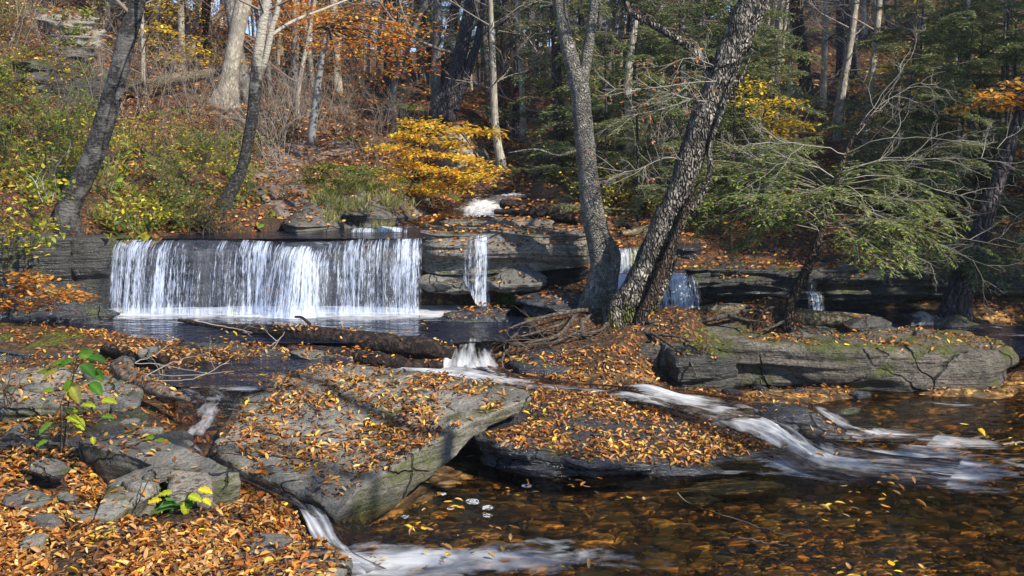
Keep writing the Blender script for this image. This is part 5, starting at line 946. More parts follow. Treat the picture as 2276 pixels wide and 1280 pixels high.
spray_tree('beech', 21.5, (690,310), [(700+a, b, RNG.uniform(-1.2, 1.2), RNG.uniform(.8, 1.3)) for a, b in [(20,20),(60,10),(100,25),(140,35),(175,60),(40,60),(80,70),(120,80),(160,95),(195,110),(10,100),(60,110),(110,120),(150,135),(190,145),(30,140),(90,150),(0,40),(140,10),(205,85),(-20,75),(70,40),(120,45),(90,95),(165,75),(150,105)]],
   'tree with sprays of glowing orange leaves hanging over the ridge at the upper left', [*ORANGE, (.9, .42, .04), (.85, .5, .06)], .09, rad=.95, nl=70, stems=(728,60), stem_r=.07)
spray_tree('beech', 25, (385,175), [(x, y, RNG.uniform(-1, 1), RNG.uniform(.6, 1.)) for x, y in [(350,62),(385,75),(430,78),(400,100),(435,110),(465,128),(380,130),(420,135),(345,95)]], 'young tree with golden leaf sprays on the slope between the two dark trees', GOLD, .10, rad=.75, nl=70, stems=(388,130), stem_r=.03)
spray_tree('beech', 15.5, (1690,330), [(x, y, RNG.uniform(-.5, .5), RNG.uniform(.5, .9)) for x, y in [(1665,190),(1710,200),(1650,225),(1700,228),(1745,232),(1720,260),(1765,268),(1680,250),(1790,275),(1740,290)]], 'thin sapling with scattered yellow leaves right of the massive leaning tree', GOLD, .065, rad=.4, nl=34, stems=(1695,260), stem_r=.012)
spray_tree('beech', 12.5, (2330,420), [(x, y, RNG.uniform(-.4, .4), RNG.uniform(.5, .9)) for x, y in [(2260,185),(2210,200),(2190,215),(2240,215),(2170,235),(2225,235),(2276,230),(2300,200)]], 'orange-leaved branch reaching in from the right edge', [ORANGE[2], ORANGE[3], BROWN[4]], .07, rad=.34, nl=40, stems=(2330,240), stem_r=.02)
spray_tree('beech', 31, (1120,260), [(x, y, RNG.uniform(-1.5, 1.5), RNG.uniform(.8, 1.2)) for x, y in [(1060,200),(1120,190),(1180,205),(1230,190),(1150,220),(1090,230),(1210,235)]], 'rust-leaved young tree in the dark wood behind the yellow beech', [(.30, .09, .02), (.38, .14, .03), (.25, .07, .02)], .12, rad=1.0, nl=60, stems=(1130,215), stem_r=.04)
def shrub(name, base, Y, R, H, n, label, pal, size, cat='shrub', keep=.8, per=1, twigc='dark', kids=4, lev=2, w=None, loc=None, group=None, r0=.006, up=.02, wd=1.):
    b = P(*base, Y) if loc is None else np.array(loc); r = root(name, b, label, cat, group); out, tips = [], []
    for k in range(n):
        a = RNG.random()*6.28; grow(b+rv(R*.15)*np.array((1, 1, 0)), (math.cos(a)*R/H*RNG.random(), math.sin(a)*R/H*RNG.random(), 1), H*(.6+.5*RNG.random()), r0, lev, out, .8, kids, .17, up, .55, tips, 6, 0, .1)
    tb = Bag(); thin(tb, out, TW[twigc]); tb.build('twigs', M['twig'], r)
    if pal: lf = Bag(); leafset(lf, tips, per, size, pal, size*.8, .6, .3, keep, w=w); lf.n and lf.build('leaves', M['leaf_live'], r)
    return r
def shrub_t(kind):
    s = dict(green=(.5, .7, 10, GREEN, .06, .8, 'brown'), bare=(.8, 1.3, 7, None, .05, .5, 'bare'), pale=(1.0, 1.6, 5, None, .05, .5, 'pale'), rust=(.6, .9, 7, BROWN, .06, .5, 'brown'))[kind]
    r = shrub('shrub', None, None, s[0], s[1], s[2], '', s[3], s[4], keep=s[5], twigc=s[6], loc=(0, 0, 0)); KIDS[r.name] = [x for x in bpy.data.objects if x.parent == r]; return r
ST = {k: shrub_t(k) for k in ('green', 'bare', 'pale', 'rust')}
def put_shrub(k, px, Y, s, label, group):
    x = (px-1138)*Y/F_PX; put(ST[k], (x, Y, hz(x, Y)-.05), s=s, label=label, group=group)
spray_tree('shrub', 17, (760,450), [(x, y, RNG.uniform(-.4, .4), RNG.uniform(.5, .9)) for x, y in [(700,375),(740,368),(780,378),(820,385),(720,400),(765,400),(805,405),(845,410),(690,400),(740,420),(785,425),(825,430)]], 'leafy green shrub beside the path above the stream', GREEN, .075, rad=.34, nl=70, stems=(765,420), cat='shrub')
GB, GP, GG, GR = 'bare shrubs on the slopes', 'pale bare saplings on the right slope', 'green shrubs on the left bank', 'brown-leaved shrubs on the slopes'
for k in range(70):
    if k > 45: put_shrub(('bare', 'pale')[k % 2], RNG.uniform(260, 960), RNG.uniform(20, 33), RNG.uniform(.7, 1.6), ('tangled bare grey-brown shrub on the slope behind the stream', 'pale bare sapling on the left slope above the falls')[k % 2], (GB, 'pale bare saplings on the left slope')[k % 2]); continue
    Y = RNG.uniform(17, 34); px = RNG.uniform(230, 900) if k < 24 else RNG.uniform(1150, 2350)
    if k >= 24: Y = RNG.uniform(17.5, 30)
    put_shrub('bare', px, Y, RNG.uniform(.8, 1.7) if k < 24 else RNG.uniform(.5, 1.), 'tangled bare grey-brown shrub on the slope behind the stream', GB)
for k in range(48): put_shrub('pale', RNG.uniform(1400, 2400), RNG.uniform(16, 28), RNG.uniform(.7, 1.3), 'pale many-twigged bare sapling on the right slope', GP)
for k in range(15): put_shrub('green', RNG.choice([RNG.uniform(-60, 500), RNG.uniform(150, 560)]), RNG.uniform(13.9, 20), RNG.uniform(.5, 1.0), 'low green shrub on the left bank above the rock wall', GG)
for k in range(26): put_shrub('rust', RNG.uniform(250, 900) if k < 13 else RNG.uniform(1150, 2300), RNG.uniform(16.5, 30), RNG.uniform(.6, 1.3), 'brown-leaved shrub on the slope behind the stream', GR)
for k in range(9): put_shrub('green', RNG.uniform(-80, 260), RNG.uniform(15.5, 20.5), RNG.uniform(.7, 1.3), 'low green shrub on the left bank above the rock wall', GG)
for k in range(22): put_shrub(('rust', 'bare')[k % 2], RNG.uniform(-60, 640), RNG.uniform(14.2, 22), RNG.uniform(.4, .9), ('brown-leaved shrub on the slope behind the stream', 'tangled bare grey-brown shrub on the slope behind the stream')[k % 2], (GR, GB)[k % 2])
for k in range(22): put_shrub(('green', 'pale', 'rust')[k % 3], RNG.uniform(-60, 300), RNG.uniform(18.5, 23.5), RNG.uniform(.6, 1.2), ('low green shrub on the left bank above the rock wall', 'pale bare sapling on the left slope above the falls', 'brown-leaved shrub on the slope behind the stream')[k % 3], (GG, 'pale bare saplings on the left slope', GR)[k % 3])
ST['gold'] = shrub('shrub', None, None, .5, .8, 9, '', [GOLD[0], GOLD[1], GREEN[3], GREEN[2]], .06, keep=.8, twigc='brown', loc=(0, 0, 0)); KIDS[ST['gold'].name] = [x for x in bpy.data.objects if x.parent == ST['gold']]
for k in range(34): put_shrub('gold', RNG.uniform(-60, 620) if k < 16 else RNG.uniform(1260, 2300), RNG.uniform(14.5, 24), RNG.uniform(.5, 1.1), 'low yellow-leaved shrub on the slopes beside the stream', 'yellow-leaved shrubs on the slopes')
# low hemlock growth on the right slope
for k in range(26):
    Y = RNG.uniform(15.4, 27); px = RNG.uniform(1230, 2350)
    if 1700 < px < 1960: continue
    x = (px-1138)*Y/F_PX
    put(hopen, (x, Y, hz(x, Y)-.2), s=RNG.uniform(.45, .95), label='young hemlock with low sprays on the right slope', group='young hemlocks of the right slope')
for k, (px, Y, s_) in enumerate([(1420,16.2,.42),(1620,16.8,.5),(2000,17.2,.5),(2120,16.4,.42),(1660,19,.6),(2240,18,.55),(1540,20,.65),(2020,21,.6),(1340,18,.5),(1700,15.8,.4),(2060,15.6,.38),(2200,20,.7),(1480,17.5,.45)]):
    x = (px-1138)*Y/F_PX; put(hopen, (x, Y, hz(x, Y)-.2), s=s_*1.5, label='young hemlock with low sprays on the right slope', group='young hemlocks of the right slope')
# bushes at the left edge of the photo
shrub('shrub', (20,640), 11.8, .8, 1.3, 14, 'yellow-green bush spilling over the left rock wall at the photo edge', [GREEN[3], GREEN[2], GOLD[0], GREEN[1]], .075, keep=.7, per=2)
spray_tree('beech', 11.6, (-60,700), [(x, y, RNG.uniform(-.3, .3), RNG.uniform(.6, .9)) for x, y in [(40,612),(90,618),(140,640),(190,650),(60,640),(120,655),(30,668),(80,675)]], 'orange-leaved low branch reaching across the left rock wall', [BROWN[1], BROWN[4], ORANGE[2], BROWN[0]], .075, rad=.28, nl=40, stems=(-40,640), stem_r=.012, cat='beech branch')
shrub('shrub', (470,520), 14.1, .7, .55, 22, 'dark dry tangle of stems at the brink left of the falls', [BROWN[2], GREEN[0], BROWN[5]], .05, keep=.35, twigc='dark')
shrub('shrub', (300,505), 13.9, .9, .5, 16, 'yellow-green low bush on the bank above the left end of the falls', [GREEN[3], GREEN[2], GOLD[0]], .06, keep=.6)
shrub('shrub', (105,450), 13.0, .3, .8, 3, 'pale forked dead stem on the left bank in front of the dark leaning tree', None, .05, twigc='pale', kids=3, lev=1, r0=.012)
shrub('shrub', (1560,800), 10.6, .25, .35, 10, 'small green-leaved plant on the root mound', [GREEN[3], GREEN[2]], .05, keep=.5, twigc='brown', lev=1)
shrub('shrub', (20,900), 7.8, .25, .5, 9, 'dry brown weed stems at the left edge of the foreground', [BROWN[3], GREEN[3]], .05, keep=.2, twigc='brown', lev=1)
# twigs with curled dead leaves hanging in front of the massive tree
r = root('branch', P(1620,150,11.2), 'bare pale branch with a few curled brown leaves crossing in front of the massive tree', 'branch'); out, tips = [], []
for q, dy in [([(1640,180),(1540,185),(1440,200),(1330,205)],-.3),([(1600,230),(1500,215),(1420,170)],-.2),([(1590,200),(1480,240),(1380,260)],.2),([(1620,160),(1530,130),(1460,160)],.1),([(1560,370),(1480,350),(1400,380),(1320,370)],-.1)]:
    pts = np.array([P(a, b, 11.55) for a, b in q]); pts[:, 1] += np.linspace(0, dy-.2, len(pts)); ax = catmull(pts, 12); out.append((ax, .007, .002))
    for k in range(9): i = RNG.integers(2, 11); grow(ax[i], ax[i]-ax[i-1]+rv(.06), .5*RNG.uniform(.4, 1), .004, 2, out, .7, 4, .15, 0, .5, tips)
b_ = Bag(); thin(b_, out, TW['pale']); b_.build('twigs', M['twig'], r); b_ = Bag(); leafset(b_, tips, 1, .05, [(.5, .22, .1), (.42, .16, .07)], .01, .1, .5, .06, curl=.8); b_.build('leaves', M['leaf_live'], r)

# worn earth path climbing the left slope
pl = catmull(np.array([P(*q) for q in [(690,478,15.9),(640,462,16.3),(612,430,17.4),(606,400,18.8),(612,372,20.2),(640,350,21.6),(700,343,23),(770,335,24.2)]]), 70)
u = np.linspace(-1, 1, 15); wd = .62+.18*n2(pl[:, 0], pl[:, 1], 1, 2, 3); tg = np.gradient(pl[:, :2], axis=0); tg /= np.linalg.norm(tg, axis=1)[:, None]
X = pl[:, :1]+tg[:, 1:2]*u[None]*wd[:, None]; Y_ = pl[:, 1:2]-tg[:, 0:1]*u[None]*wd[:, None]; Z = height(X, Y_)+.05-.10*(np.abs(u)**6)[None]
m_, nt_, out_ = mat('bare trodden earth'); p_, _ = wpos(nt_); f_ = noise(nt_, p_, 5, 6, .65)
bn_ = nd(nt_, 'ShaderNodeBump', {'Height': f_, 'Strength': .8, 'Distance': .1}).outputs[0]
b_ = nd(nt_, 'ShaderNodeBsdfPrincipled', {'Base Color': ramp(nt_, f_, [(.38, (.045, .033, .028)), (.5, (.13, .097, .08)), (.62, (.2, .155, .13))]), 'Roughness': .9, 'Normal': bn_}); nt_.links.new(b_.outputs[0], out_.inputs[0])
o = mk('path', np.stack([X, Y_, Z], -1).reshape(-1, 3), grid_faces(15, 70), m_); tag(o, kind='structure'); SURF.append((np.stack([X, Y_, Z], -1).reshape(-1, 3), grid_faces(15, 70), .8, 'path')); PK = len(SURF)-1
M['rootbark'] = barkmat('root bark', (.09, .075, .06), (.2, .17, .14), 1., crack=.6, bump=1.4)
# ---------------------------------------------------------------- logs, driftwood, roots
def log(name, pts, rad, m, label, cat='log', seg=20, n=60, rough=.2, rs=4, flat=.8, stubs=(), hollow=False):
    pts = [P(*q) for q in pts]; r = root(name, pts[0], label, cat); b = Bag(); tube(b, pts, rad, seg, n, rough, rs, 0, seed=len(label), flat=flat); b.build('trunk', M[m], r); SURF.append((b.v[0], b.f4[0], 1.1, label))
    for q, rr in stubs: s = Bag(); tube(s, [P(*a) for a in q], rr, 8, 14, .15, 8); s.build('stub', M[m], r)
    return r
log('log', [(400,712,12.2),(500,728,11.7),(640,740,11.2),(800,758,10.9),(930,772,10.75),(1008,786,10.7)], [.03,.06,.12,.14,.14,.09], 'logdark', 'long rotting dark log lying across the outlet of the waterfall pool', stubs=[([(690,722,11.1),(672,706,11.1),(655,704,11.1)], [.02,.016,.012])], rough=.25)
log('log', [(640,775,10.75),(780,790,10.6),(900,812,10.45),(985,812,10.5)], [.06,.10,.10,.06], 'logdark', 'second black log wedged under the long rotting log', rough=.25)
log('log', [(1570,690,12.0),(1640,692,12.0),(1760,706,11.9),(1880,712,11.85),(1960,716,11.8)], [.09,.12,.13,.12,.07], 'logpale', 'mossy log lying along the back of the long slab', rough=.15)
log('log', [(270,195,24.6),(340,185,24.8),(420,172,25),(500,155,25.2)], [.2,.2,.18,.12], 'logpale', 'yellowish fallen log high on the left slope against the pale tree', rough=.2)
log('log', [(575,248,23),(620,268,22.6),(650,280,22.4)], [.12,.12,.1], 'logpale', 'short fallen log on the left slope right of the slender curving tree')
log('log', [(1115,452,16.6),(1180,462,16.4),(1260,468,16.2),(1360,480,16)], [.10,.13,.12,.1], 'logdark', 'dark fallen log above the upper cascade, topmost of the two', rough=.25)
log('log', [(1100,470,16.0),(1190,474,15.8),(1300,490,15.6),(1420,505,15.3)], [.05,.1,.12,.1], 'logdark', 'dark fallen log below the upper cascade, lower of the two', rough=.25)
log('log', [(1380,520,14.4),(1440,512,14.6),(1500,495,14.8)], [.06,.09,.08], 'logpale', 'pale broken log between the birch and the leaning tree at the brink')
log('driftwood', [(255,812,8.9),(280,830,8.65),(315,850,8.45),(360,870,8.2),(420,888,7.95)], [.045,.085,.075,.06,.02], 'deadwood', 'bleached bent piece of driftwood beside the blue pool', 'driftwood', rough=.15, rs=8, flat=.9)
log('log', [(235,775,10.2),(300,790,9.8),(370,800,9.6)], [.06,.08,.05], 'logdark', 'short dark branch among leaves left of the blue pool')
def stick(lines, label, r=.008, m='twig', c='pale', name='stick', kids=0):
    pts = [np.array([P(*q) for q in l]) for l in lines]; R = root(name, pts[0][0], label, 'branch'); out = []
    for p in pts:
        ax = catmull(p, 14)+RNG.normal(size=(14, 3))*.004; out.append((ax, r, r*.4))
        for k in range(kids): i = RNG.integers(3, 12); grow(ax[i], ax[i]-ax[i-1]+rv(.05), .3, r*.5, 1, out, .8, 3, .15)
    b = Bag(); thin(b, out, TW[c]); b.build('twigs', M[m], R); return R
stick([[(300,830,9.3),(400,835,9.1),(520,825,9.2)],[(310,840,9.1),(400,800,9.5),(470,785,9.8)],[(330,845,9.0),(430,842,9.0),(510,800,9.4)],[(270,815,9.3),(340,790,9.6),(390,752,9.9)],[(240,810,9.3),(330,808,9.4),(460,830,9.3)]], 'pale bare branches lying over the blue pool behind the driftwood', .007, kids=1)
stick([[(430,712,11.3),(490,724,11.1),(560,738,10.9)],[(600,770,10.6),(625,750,10.6),(632,738,10.6)]], 'thin pale stick lying in the waterfall pool in front of the dark log', .012, kids=2)
stick([[(285,1165,5.85),(310,1110,5.9),(335,1060,5.95),(345,1030,6.0)],[(310,1110,5.9),(350,1130,5.85)]], 'thin dark upright stem in front of the grooved wedge rock', .006, c='dark', kids=1)
stick([[(1505,1095,7.2),(1530,1120,7.0),(1620,1150,6.7),(1750,1190,6.2)],[(1640,1195,6.3),(1700,1205,6.2),(1750,1212,6.15)]], 'long thin dark stick lying in the amber pool', .010, c='brown')
stick([[(2190,985,8.6),(2240,978,8.7),(2300,970,8.8)],[(2230,988,8.5),(2290,980,8.6)]], 'bare stick in the water at the right edge', .016, c='bare')
stick([[(695,905,8.3),(715,880,8.5),(740,855,8.8)]], 'short dark twig standing on the big triangular slab', .006, c='dark')
# root mass: writhing roots over the mound
rt = root('roots', P(1250,730,11.5), 'writhing exposed roots and dead sticks spilling from the birch mound to the chute', 'tree roots'); rb = Bag()
RT = [([(1330,692,12.1),(1290,690,11.9),(1230,700,11.7),(1180,712,11.5),(1130,730,11.3)], .05),([(1330,700,12),(1295,715,11.7),(1298,745,11.3),(1320,760,11.1)], .07),([(1280,700,11.8),(1240,745,11.2),(1180,760,11),(1130,775,10.9),(1115,805,10.7),(1125,825,10.6)], .035),
 ([(1250,720,11.5),(1170,745,11.2),(1110,760,11),(1085,790,10.8)], .025),([(1300,730,11.4),(1230,760,11),(1150,765,10.9),(1090,750,11)], .02),([(1400,720,11.5),(1440,740,11.2),(1520,752,10.9),(1560,790,10.6)], .04),([(1420,725,11.4),(1480,760,10.9),(1530,800,10.5),(1550,840,10.3)], .03),
 ([(1540,718,11.7),(1600,705,11.6),(1650,692,11.7),(1690,690,11.6),(1695,705,11.5)], .05),([(1620,700,11.6),(1660,712,11.5),(1690,715,11.4),(1720,720,11.3)], .03),([(1745,712,11.5),(1720,725,11.3),(1690,735,11.1)], .03),([(1390,705,11.6),(1350,720,11.4),(1330,735,11.2),(1270,745,11.1)], .05),
 ([(1440,715,11.3),(1500,712,11.4),(1560,716,11.4)], .03),([(1380,760,10.9),(1370,790,10.7),(1400,820,10.5),(1390,850,10.2)], .018),([(1150,740,11.2),(1120,770,10.9),(1140,800,10.75)], .02)]
for q, r_ in RT: tube(rb, [P(*a) for a in q], np.linspace(r_*.72, r_*.2, len(q)), 9, 24, .3, 9)
rb.build('root_mass', M['rootbark'], rt)
out = []
for k in range(26):
    p = P(RNG.uniform(1080,1330), RNG.uniform(735,800), RNG.uniform(10.8,11.2)); grow(p, (RNG.normal(), RNG.normal()*.5, .15), RNG.uniform(.2,.6), .006, 1, out, .6, 3, .2)
b = Bag(); thin(b, out, TW['brown']); b.build('dead_sticks', M['twig'], rt)
# ---------------------------------------------------------------- foreground plants
def big_leaf(bag, p, d, n, L, W_, c, curl=.12):
    """broad pointed leaf with a midrib fold, toothed outline"""
    d = nrm(d); s = nrm(np.cross(d, n)); n = np.cross(s, d); K = 11; t = np.linspace(0, 1, K)
    w = W_*.5*(np.sin(np.pi*t**.75))**.8*(1+.06*np.cos(np.arange(K)*math.pi)); w[0] = w[-1] = .0005; mid = p+d[None]*(t*L)[:, None]-n[None]*(curl*L*t**2)[:, None]
    v = []
    for q, sg in ((-1, 0), (-.5, 0), (0, 0), (.5, 0), (1, 0)): v.append(mid+s[None]*(w*q)[:, None]+n[None]*(abs(q)*w*.35+.006*np.sin(t*26)*abs(q))[:, None])
    v = np.stack(v, 1).reshape(-1, 3); cc = np.tile(np.array(c), (len(v), 1)); cc = cc.reshape(K, 5, 3); cc[:, 2] *= 1.5; cc[:, 1:4] *= 1.05; bag.add(v, grid_faces(5, K), None, cc.reshape(-1, 3))
def plant(name, base, Y, tops, label, cols, size, cat='sapling', stem=(.06, .045, .03)):
    b0 = P(*base, Y); r = root(name, b0, label, cat); tw, bag = [], Bag(); hub = P(*tops[0], Y)
    for i, (x, y, dy, ang, s) in enumerate([(t + (1,))[:5] if len(t) == 4 else t for t in tops[1]] if False else tops[1]):
        c = P(x, y, Y)+np.array((0, dy, 0)); tw.append((catmull([hub, (hub+c)/2+np.array((0, 0, .02)), c], 6), .004, .002))
        d = np.array((math.cos(ang), -.25+.25*math.sin(ang*3), math.sin(ang)*.35-.15)); big_leaf(bag, c, d, np.array((.1*RNG.normal(), -.35, 1.)), size*s, size*s*.62, cols[i % len(cols)])
    tw.append((catmull([b0-np.array((0, 0, .05)), (b0+hub)/2+rv(.01), hub], 9), .007, .004)); sb = Bag(); thin(sb, tw, stem); sb.build('stem', M['twig'], r); bag.build('leaves', M['leaf_live'], r); return r
lg = (.075, .19, .02); lg2 = (.13, .24, .025); yg = (.36, .42, .03); yy = (.62, .5, .03)
plant('sapling', (140,985), 6.6, ((165,830), [(165,800,0,-2.6,1),(170,790,.05,-.3,1.1),(190,805,-.05,-.9,1.1),(150,805,0,3.0,1.05),(145,815,-.1,-2.5,.9),(185,830,.1,-.6,1.2),(170,835,-.1,-1.6,1.0),(195,795,0,.15,1.1),(120,825,0,2.9,1.0),(175,850,-.12,-1.3,1.),(200,850,0,-.9,1.1),(160,790,.1,.8,.9)]), 'bright green broad-leaved sapling in the left foreground', [lg, lg2, (.055, .15, .02), (.2, .25, .03), (.3, .28, .04)], .125)
plant('sapling', (135,990), 6.5, ((135,900), [(150,925,0,-.3,.9),(125,935,-.05,-2.2,.9),(135,918,.05,.5,.8),(165,930,0,-.9,.9),(115,975,-.05,-2.6,.7),(225,890,0,.2,.9),(180,900,0,.3,.8),(228,925,-.02,.4,.7),(212,965,-.05,-1.5,.45),(150,870,0,-.9,.7),(120,870,0,2.4,.7)]), 'lower tier of yellow-green round leaves below the bright green sapling', [yg, lg2, yg], .13)
plant('seedling', (410,1110), 5.9, ((425,1098), [(440,1088,0,.1,1),(425,1095,-.05,-.2,1),(455,1105,-.03,-.6,.7),(380,1100,.03,2.9,1),(360,1112,0,3.0,1),(415,1110,-.05,-1.5,.9)]), 'seedling with bright yellow leaves above the fern', [yy, yg], .10)
plant('seedling', (340,1010), 6.9, ((330,1000), [(300,992,0,3.0,1.2),(330,990,.05,.3,1.2),(355,1000,0,-.4,1.1),(310,985,.1,1.2,1.)]), 'yellow drooping leaves lying on the small mossy rock', [yy, yg], .14)
for (x, y, l) in [(85,1115,'left'),(120,1108,'middle'),(95,1150,'lowest')]:
    plant('seedling', (x, y+8), 2.13*F_PX/(y+8-350)*.98, ((x, y), [(x+RNG.uniform(-14,14), y+RNG.uniform(-6,6), RNG.uniform(-.05,.05), RNG.uniform(-3,3), 1) for _ in range(7)]), f'tiny bright green seedling among brown leaves, {l} of the three at the lower left', [(.14,.32,.04)], .055)
fr = root('fern', P(390,1140,5.9), 'small bright green fern below the squared block', 'fern'); fb = Bag(); ft = []
for (x0, y0, x1, y1) in [(400,1130,335,1145),(400,1130,372,1112),(400,1130,432,1112),(400,1130,425,1128),(400,1130,355,1128),(402,1150,380,1165),(402,1150,440,1160)]:
    a, e = P(x0, y0, 5.95), P(x1, y1, 5.85); ax = catmull([a, (a+e)/2+np.array((0, 0, .03)), e], 22); ft.append((ax, .002, .001)); t = np.linspace(0, 1, 22); w = .055*np.sin(np.pi*(t*.85+.15))
    for sg in (-1, 1):
        d = np.gradient(ax, axis=0); d /= np.linalg.norm(d, axis=1)[:, None]; s = np.cross(d, (0, 0, 1))*sg; cards(fb, ax, s+d*.35, np.tile((0, -.2, 1.), (22, 1)), w+.005, .016, (.13, .34, .06))
sb = Bag(); thin(sb, ft, (.1, .2, .04)); sb.build('stem', M['twig'], fr); fb.build('fronds', M['leaf_live'], fr)
# ---------------------------------------------------------------- fallen leaves, dropped on whatever lies below
allV, allP, owner = [], [], []; nV = 0; dl = []
for k, (V, F, dn, nm) in enumerate(SURF):
    F = np.asarray(F)
    if k == 0:
        keep = (V[F[:, 0], 1] < 42); F = F[keep]
    allV.append(np.asarray(V)); allP.append(F+nV); owner.append(np.full(len(F), k)); nV += len(V); dl.append(dn)
allV = np.concatenate(allV); allP = np.concatenate([p for p in allP]); owner = np.concatenate(owner); dl = np.array(dl)
BV = BVHTree.FromPolygons(allV.tolist(), allP.tolist())
def wlev(x, y):
    """local water height, or low where there is none"""
    if y < 10.8 and ((x > -1.0 and y < 9.4) or x > 2.3 or (x > -1.9 and y < 6.3)): return 0.0
    if y > 10.9 and -7 < x < 1.3 and y < 13.3: return .485
    if 1.5 < x < 6.0 and 11.9 < y < 13.6: return .44
    if x >= 6.0 and y > 10.8 and y < 13.4: return .30
    if -5.4 < x < -1.1 and 13.25 < y < 15.2: return 1.425
    return -9
def drop(N, sampler, keepf, zt=30.):
    pts, nr = [], []
    xs, ys = sampler(N); nz = n2(xs, ys, 1.1, 4, 21); nz2 = n2(xs, ys, 3.1, 3, 33); rr = RNG.random(N)
    for x, y, a, b, r in zip(xs, ys, nz, nz2, rr):
        h = BV.ray_cast(Vector((x, y, zt)), Vector((0, 0, -1)))
        if h[0] is None: continue
        if keepf(x, y, h[0].z, h[1].z if h[1].z > 0 else -h[1].z, owner[h[2]], a, b, r): pts.append(h[0]); nr.append(h[1] if h[1].z > 0 else -h[1])
    return np.array(pts).reshape(-1, 3), np.array(nr).reshape(-1, 3)
def persp(y0, y1, x0=-.56, x1=.56, p=2.):
    def f(N):
        # density falls off with distance
        u = RNG.random(N); y = 1/((1/y0)*(1-u)+(1/y1)*u) if p == 2 else y0*(y1/y0)**u; return (x0+(x1-x0)*RNG.random(N))*y, y
    return f
def k_litter(x, y, z, nz, ow, a, b, r):
    w = wlev(x, y)
    if z < w+.015: return False
    d = dl[ow]
    if nz < .35: d *= .15
    elif nz < .6: d *= .5
    c = .46+2.1*(a*.6+b*.5)
    if ow == 0 and y < 12: c += .12
    if ow in (1,): c = .35+1.9*(a*.5+b*.6)+.35*(x < -.6)
    if ow in (2,): c = .78+1.3*(b*.6+a*.4)-1.6*max(0, 7.85-y+ .1*x*0)
    if ow in (3,): c = .42+1.6*b+.9*a
    return r < c*d
Pp, Nn = drop(150000, persp(4.4, 13), k_litter)
def lay(bag, p, n, size, pal, tilt=.35, lift=.006, w=None, curl=.4, jit=.42):
    N = len(p); a = RNG.random(N)*6.283; d = np.stack([np.cos(a), np.sin(a), np.zeros(N)], 1); nn = n+RNG.normal(size=(N, 3))*tilt; nn /= np.linalg.norm(nn, axis=1)[:, None]
    d = d-nn*(d*nn).sum(1)[:, None]; L = size*(.42+.85*RNG.random(N)); L = np.minimum(L, size*1.2); curl = curl*(1+1.2*(RNG.random(N) < .4)); off = n*(lift+.012*RNG.random((N, 1))); leaves(bag, p+off-d*L[:, None]*.5, d, nn, L, L*(.3+.24*RNG.random(N)), pick(pal, N, jit, w), curl*(RNG.random(N)*1.6-.4))
b = Bag(); lay(b, Pp, Nn, .057, BROWN+[GOLD[0], GOLD[2]], w=[.17, .15, .16, .13, .11, .12, .07, .05, .02, .02]); o = b.build('fallen_leaves', M['leaf']); tag(o, 'brown and orange beech leaves littering the rocks and the near banks', 'leaf litter', kind='stuff')
def k_bank(x, y, z, nz, ow, a, b, r):
    if z < wlev(x, y)+.01: return False
    return r < (.75+.9*a+.5*b)*max(dl[ow], .3)*(1 if nz > .5 else .35)
Pp, Nn = drop(52000, persp(12.5, 42, -.6, .62, 1), k_bank)
b = Bag(); sz = .085*np.clip(Pp[:, 1]/16, .9, 2.2); lay(b, Pp, Nn, 1., BROWN, tilt=.5, lift=.01, w=None) if False else None
N = len(Pp); a = RNG.random(N)*6.283; d = np.stack([np.cos(a), np.sin(a), np.zeros(N)], 1); nn = Nn+RNG.normal(size=(N, 3))*.6; leaves(b, Pp+Nn*.02, d, nn, sz*(.6+.6*RNG.random(N)), sz*.5, pick(BROWN, N, .3, [.2, .15, .2, .08, .08, .15, .12, .02]), .5)
o = b.build('fallen_leaves', M['leaf']); tag(o, 'rust-brown fallen leaves covering the wooded slopes', 'leaf litter', kind='stuff')
# green ground cover on the left bank
def k_green(x, y, z, nz, ow, a, b, r): return ow != PK and not (590 < 1138+x/y*F_PX < 690 and y < 20) and z > wlev(x, y)+.02 and r < .15+2.2*(a*.7+b*.5)-.04*max(0, y-17)
Pp, Nn = drop(9000, persp(13.2, 23, -.56, -.24, 1), k_green)
b = Bag()
for rep in range(5):
    N = len(Pp); a = RNG.random(N)*6.283; d = np.stack([np.cos(a), np.sin(a), .5+0*a], 1); L = .11*(.6+.8*RNG.random(N)); leaves(b, Pp+Nn*.05+RNG.normal(size=(N, 3))*.06, d, Nn+RNG.normal(size=(N, 3))*.5, L, L*.45, pick([GREEN[0], GREEN[1], GREEN[3], GREEN[4], (.32, .24, .04), (.3, .13, .04), (.2, .1, .04), GREEN[2]], N, .35), .2)
o = b.build('undergrowth', M['leaf_live']); tag(o, 'green and yellow undergrowth covering the left bank', 'undergrowth', kind='stuff')
b = Bag(); N = 2600
Pp, Nn = drop(N, persp(13.6, 20, -.5, -.1, 1), lambda x, y, z, nz, ow, a, b, r: z > wlev(x, y)+.02 and a+b > .12 and ow != PK and not (500 < 1138+x/y*F_PX < 700))
for rep in range(8):
    n_ = len(Pp); cards(b, Pp+RNG.normal(size=(n_, 3))*np.array((.06, .06, 0)), np.stack([RNG.normal(size=n_)*.5, RNG.normal(size=n_)*.5, np.ones(n_)], 1), np.tile((0, -1., .2), (n_, 1))+RNG.normal(size=(n_, 3))*.3, .22, .012, pick([(.3, .3, .08), (.2, .24, .05), (.4, .34, .16)], n_))
o = b.build('grass', M['leaf_live']); tag(o, 'dry grass tufts on the left bank and along the path', 'grass', kind='stuff')
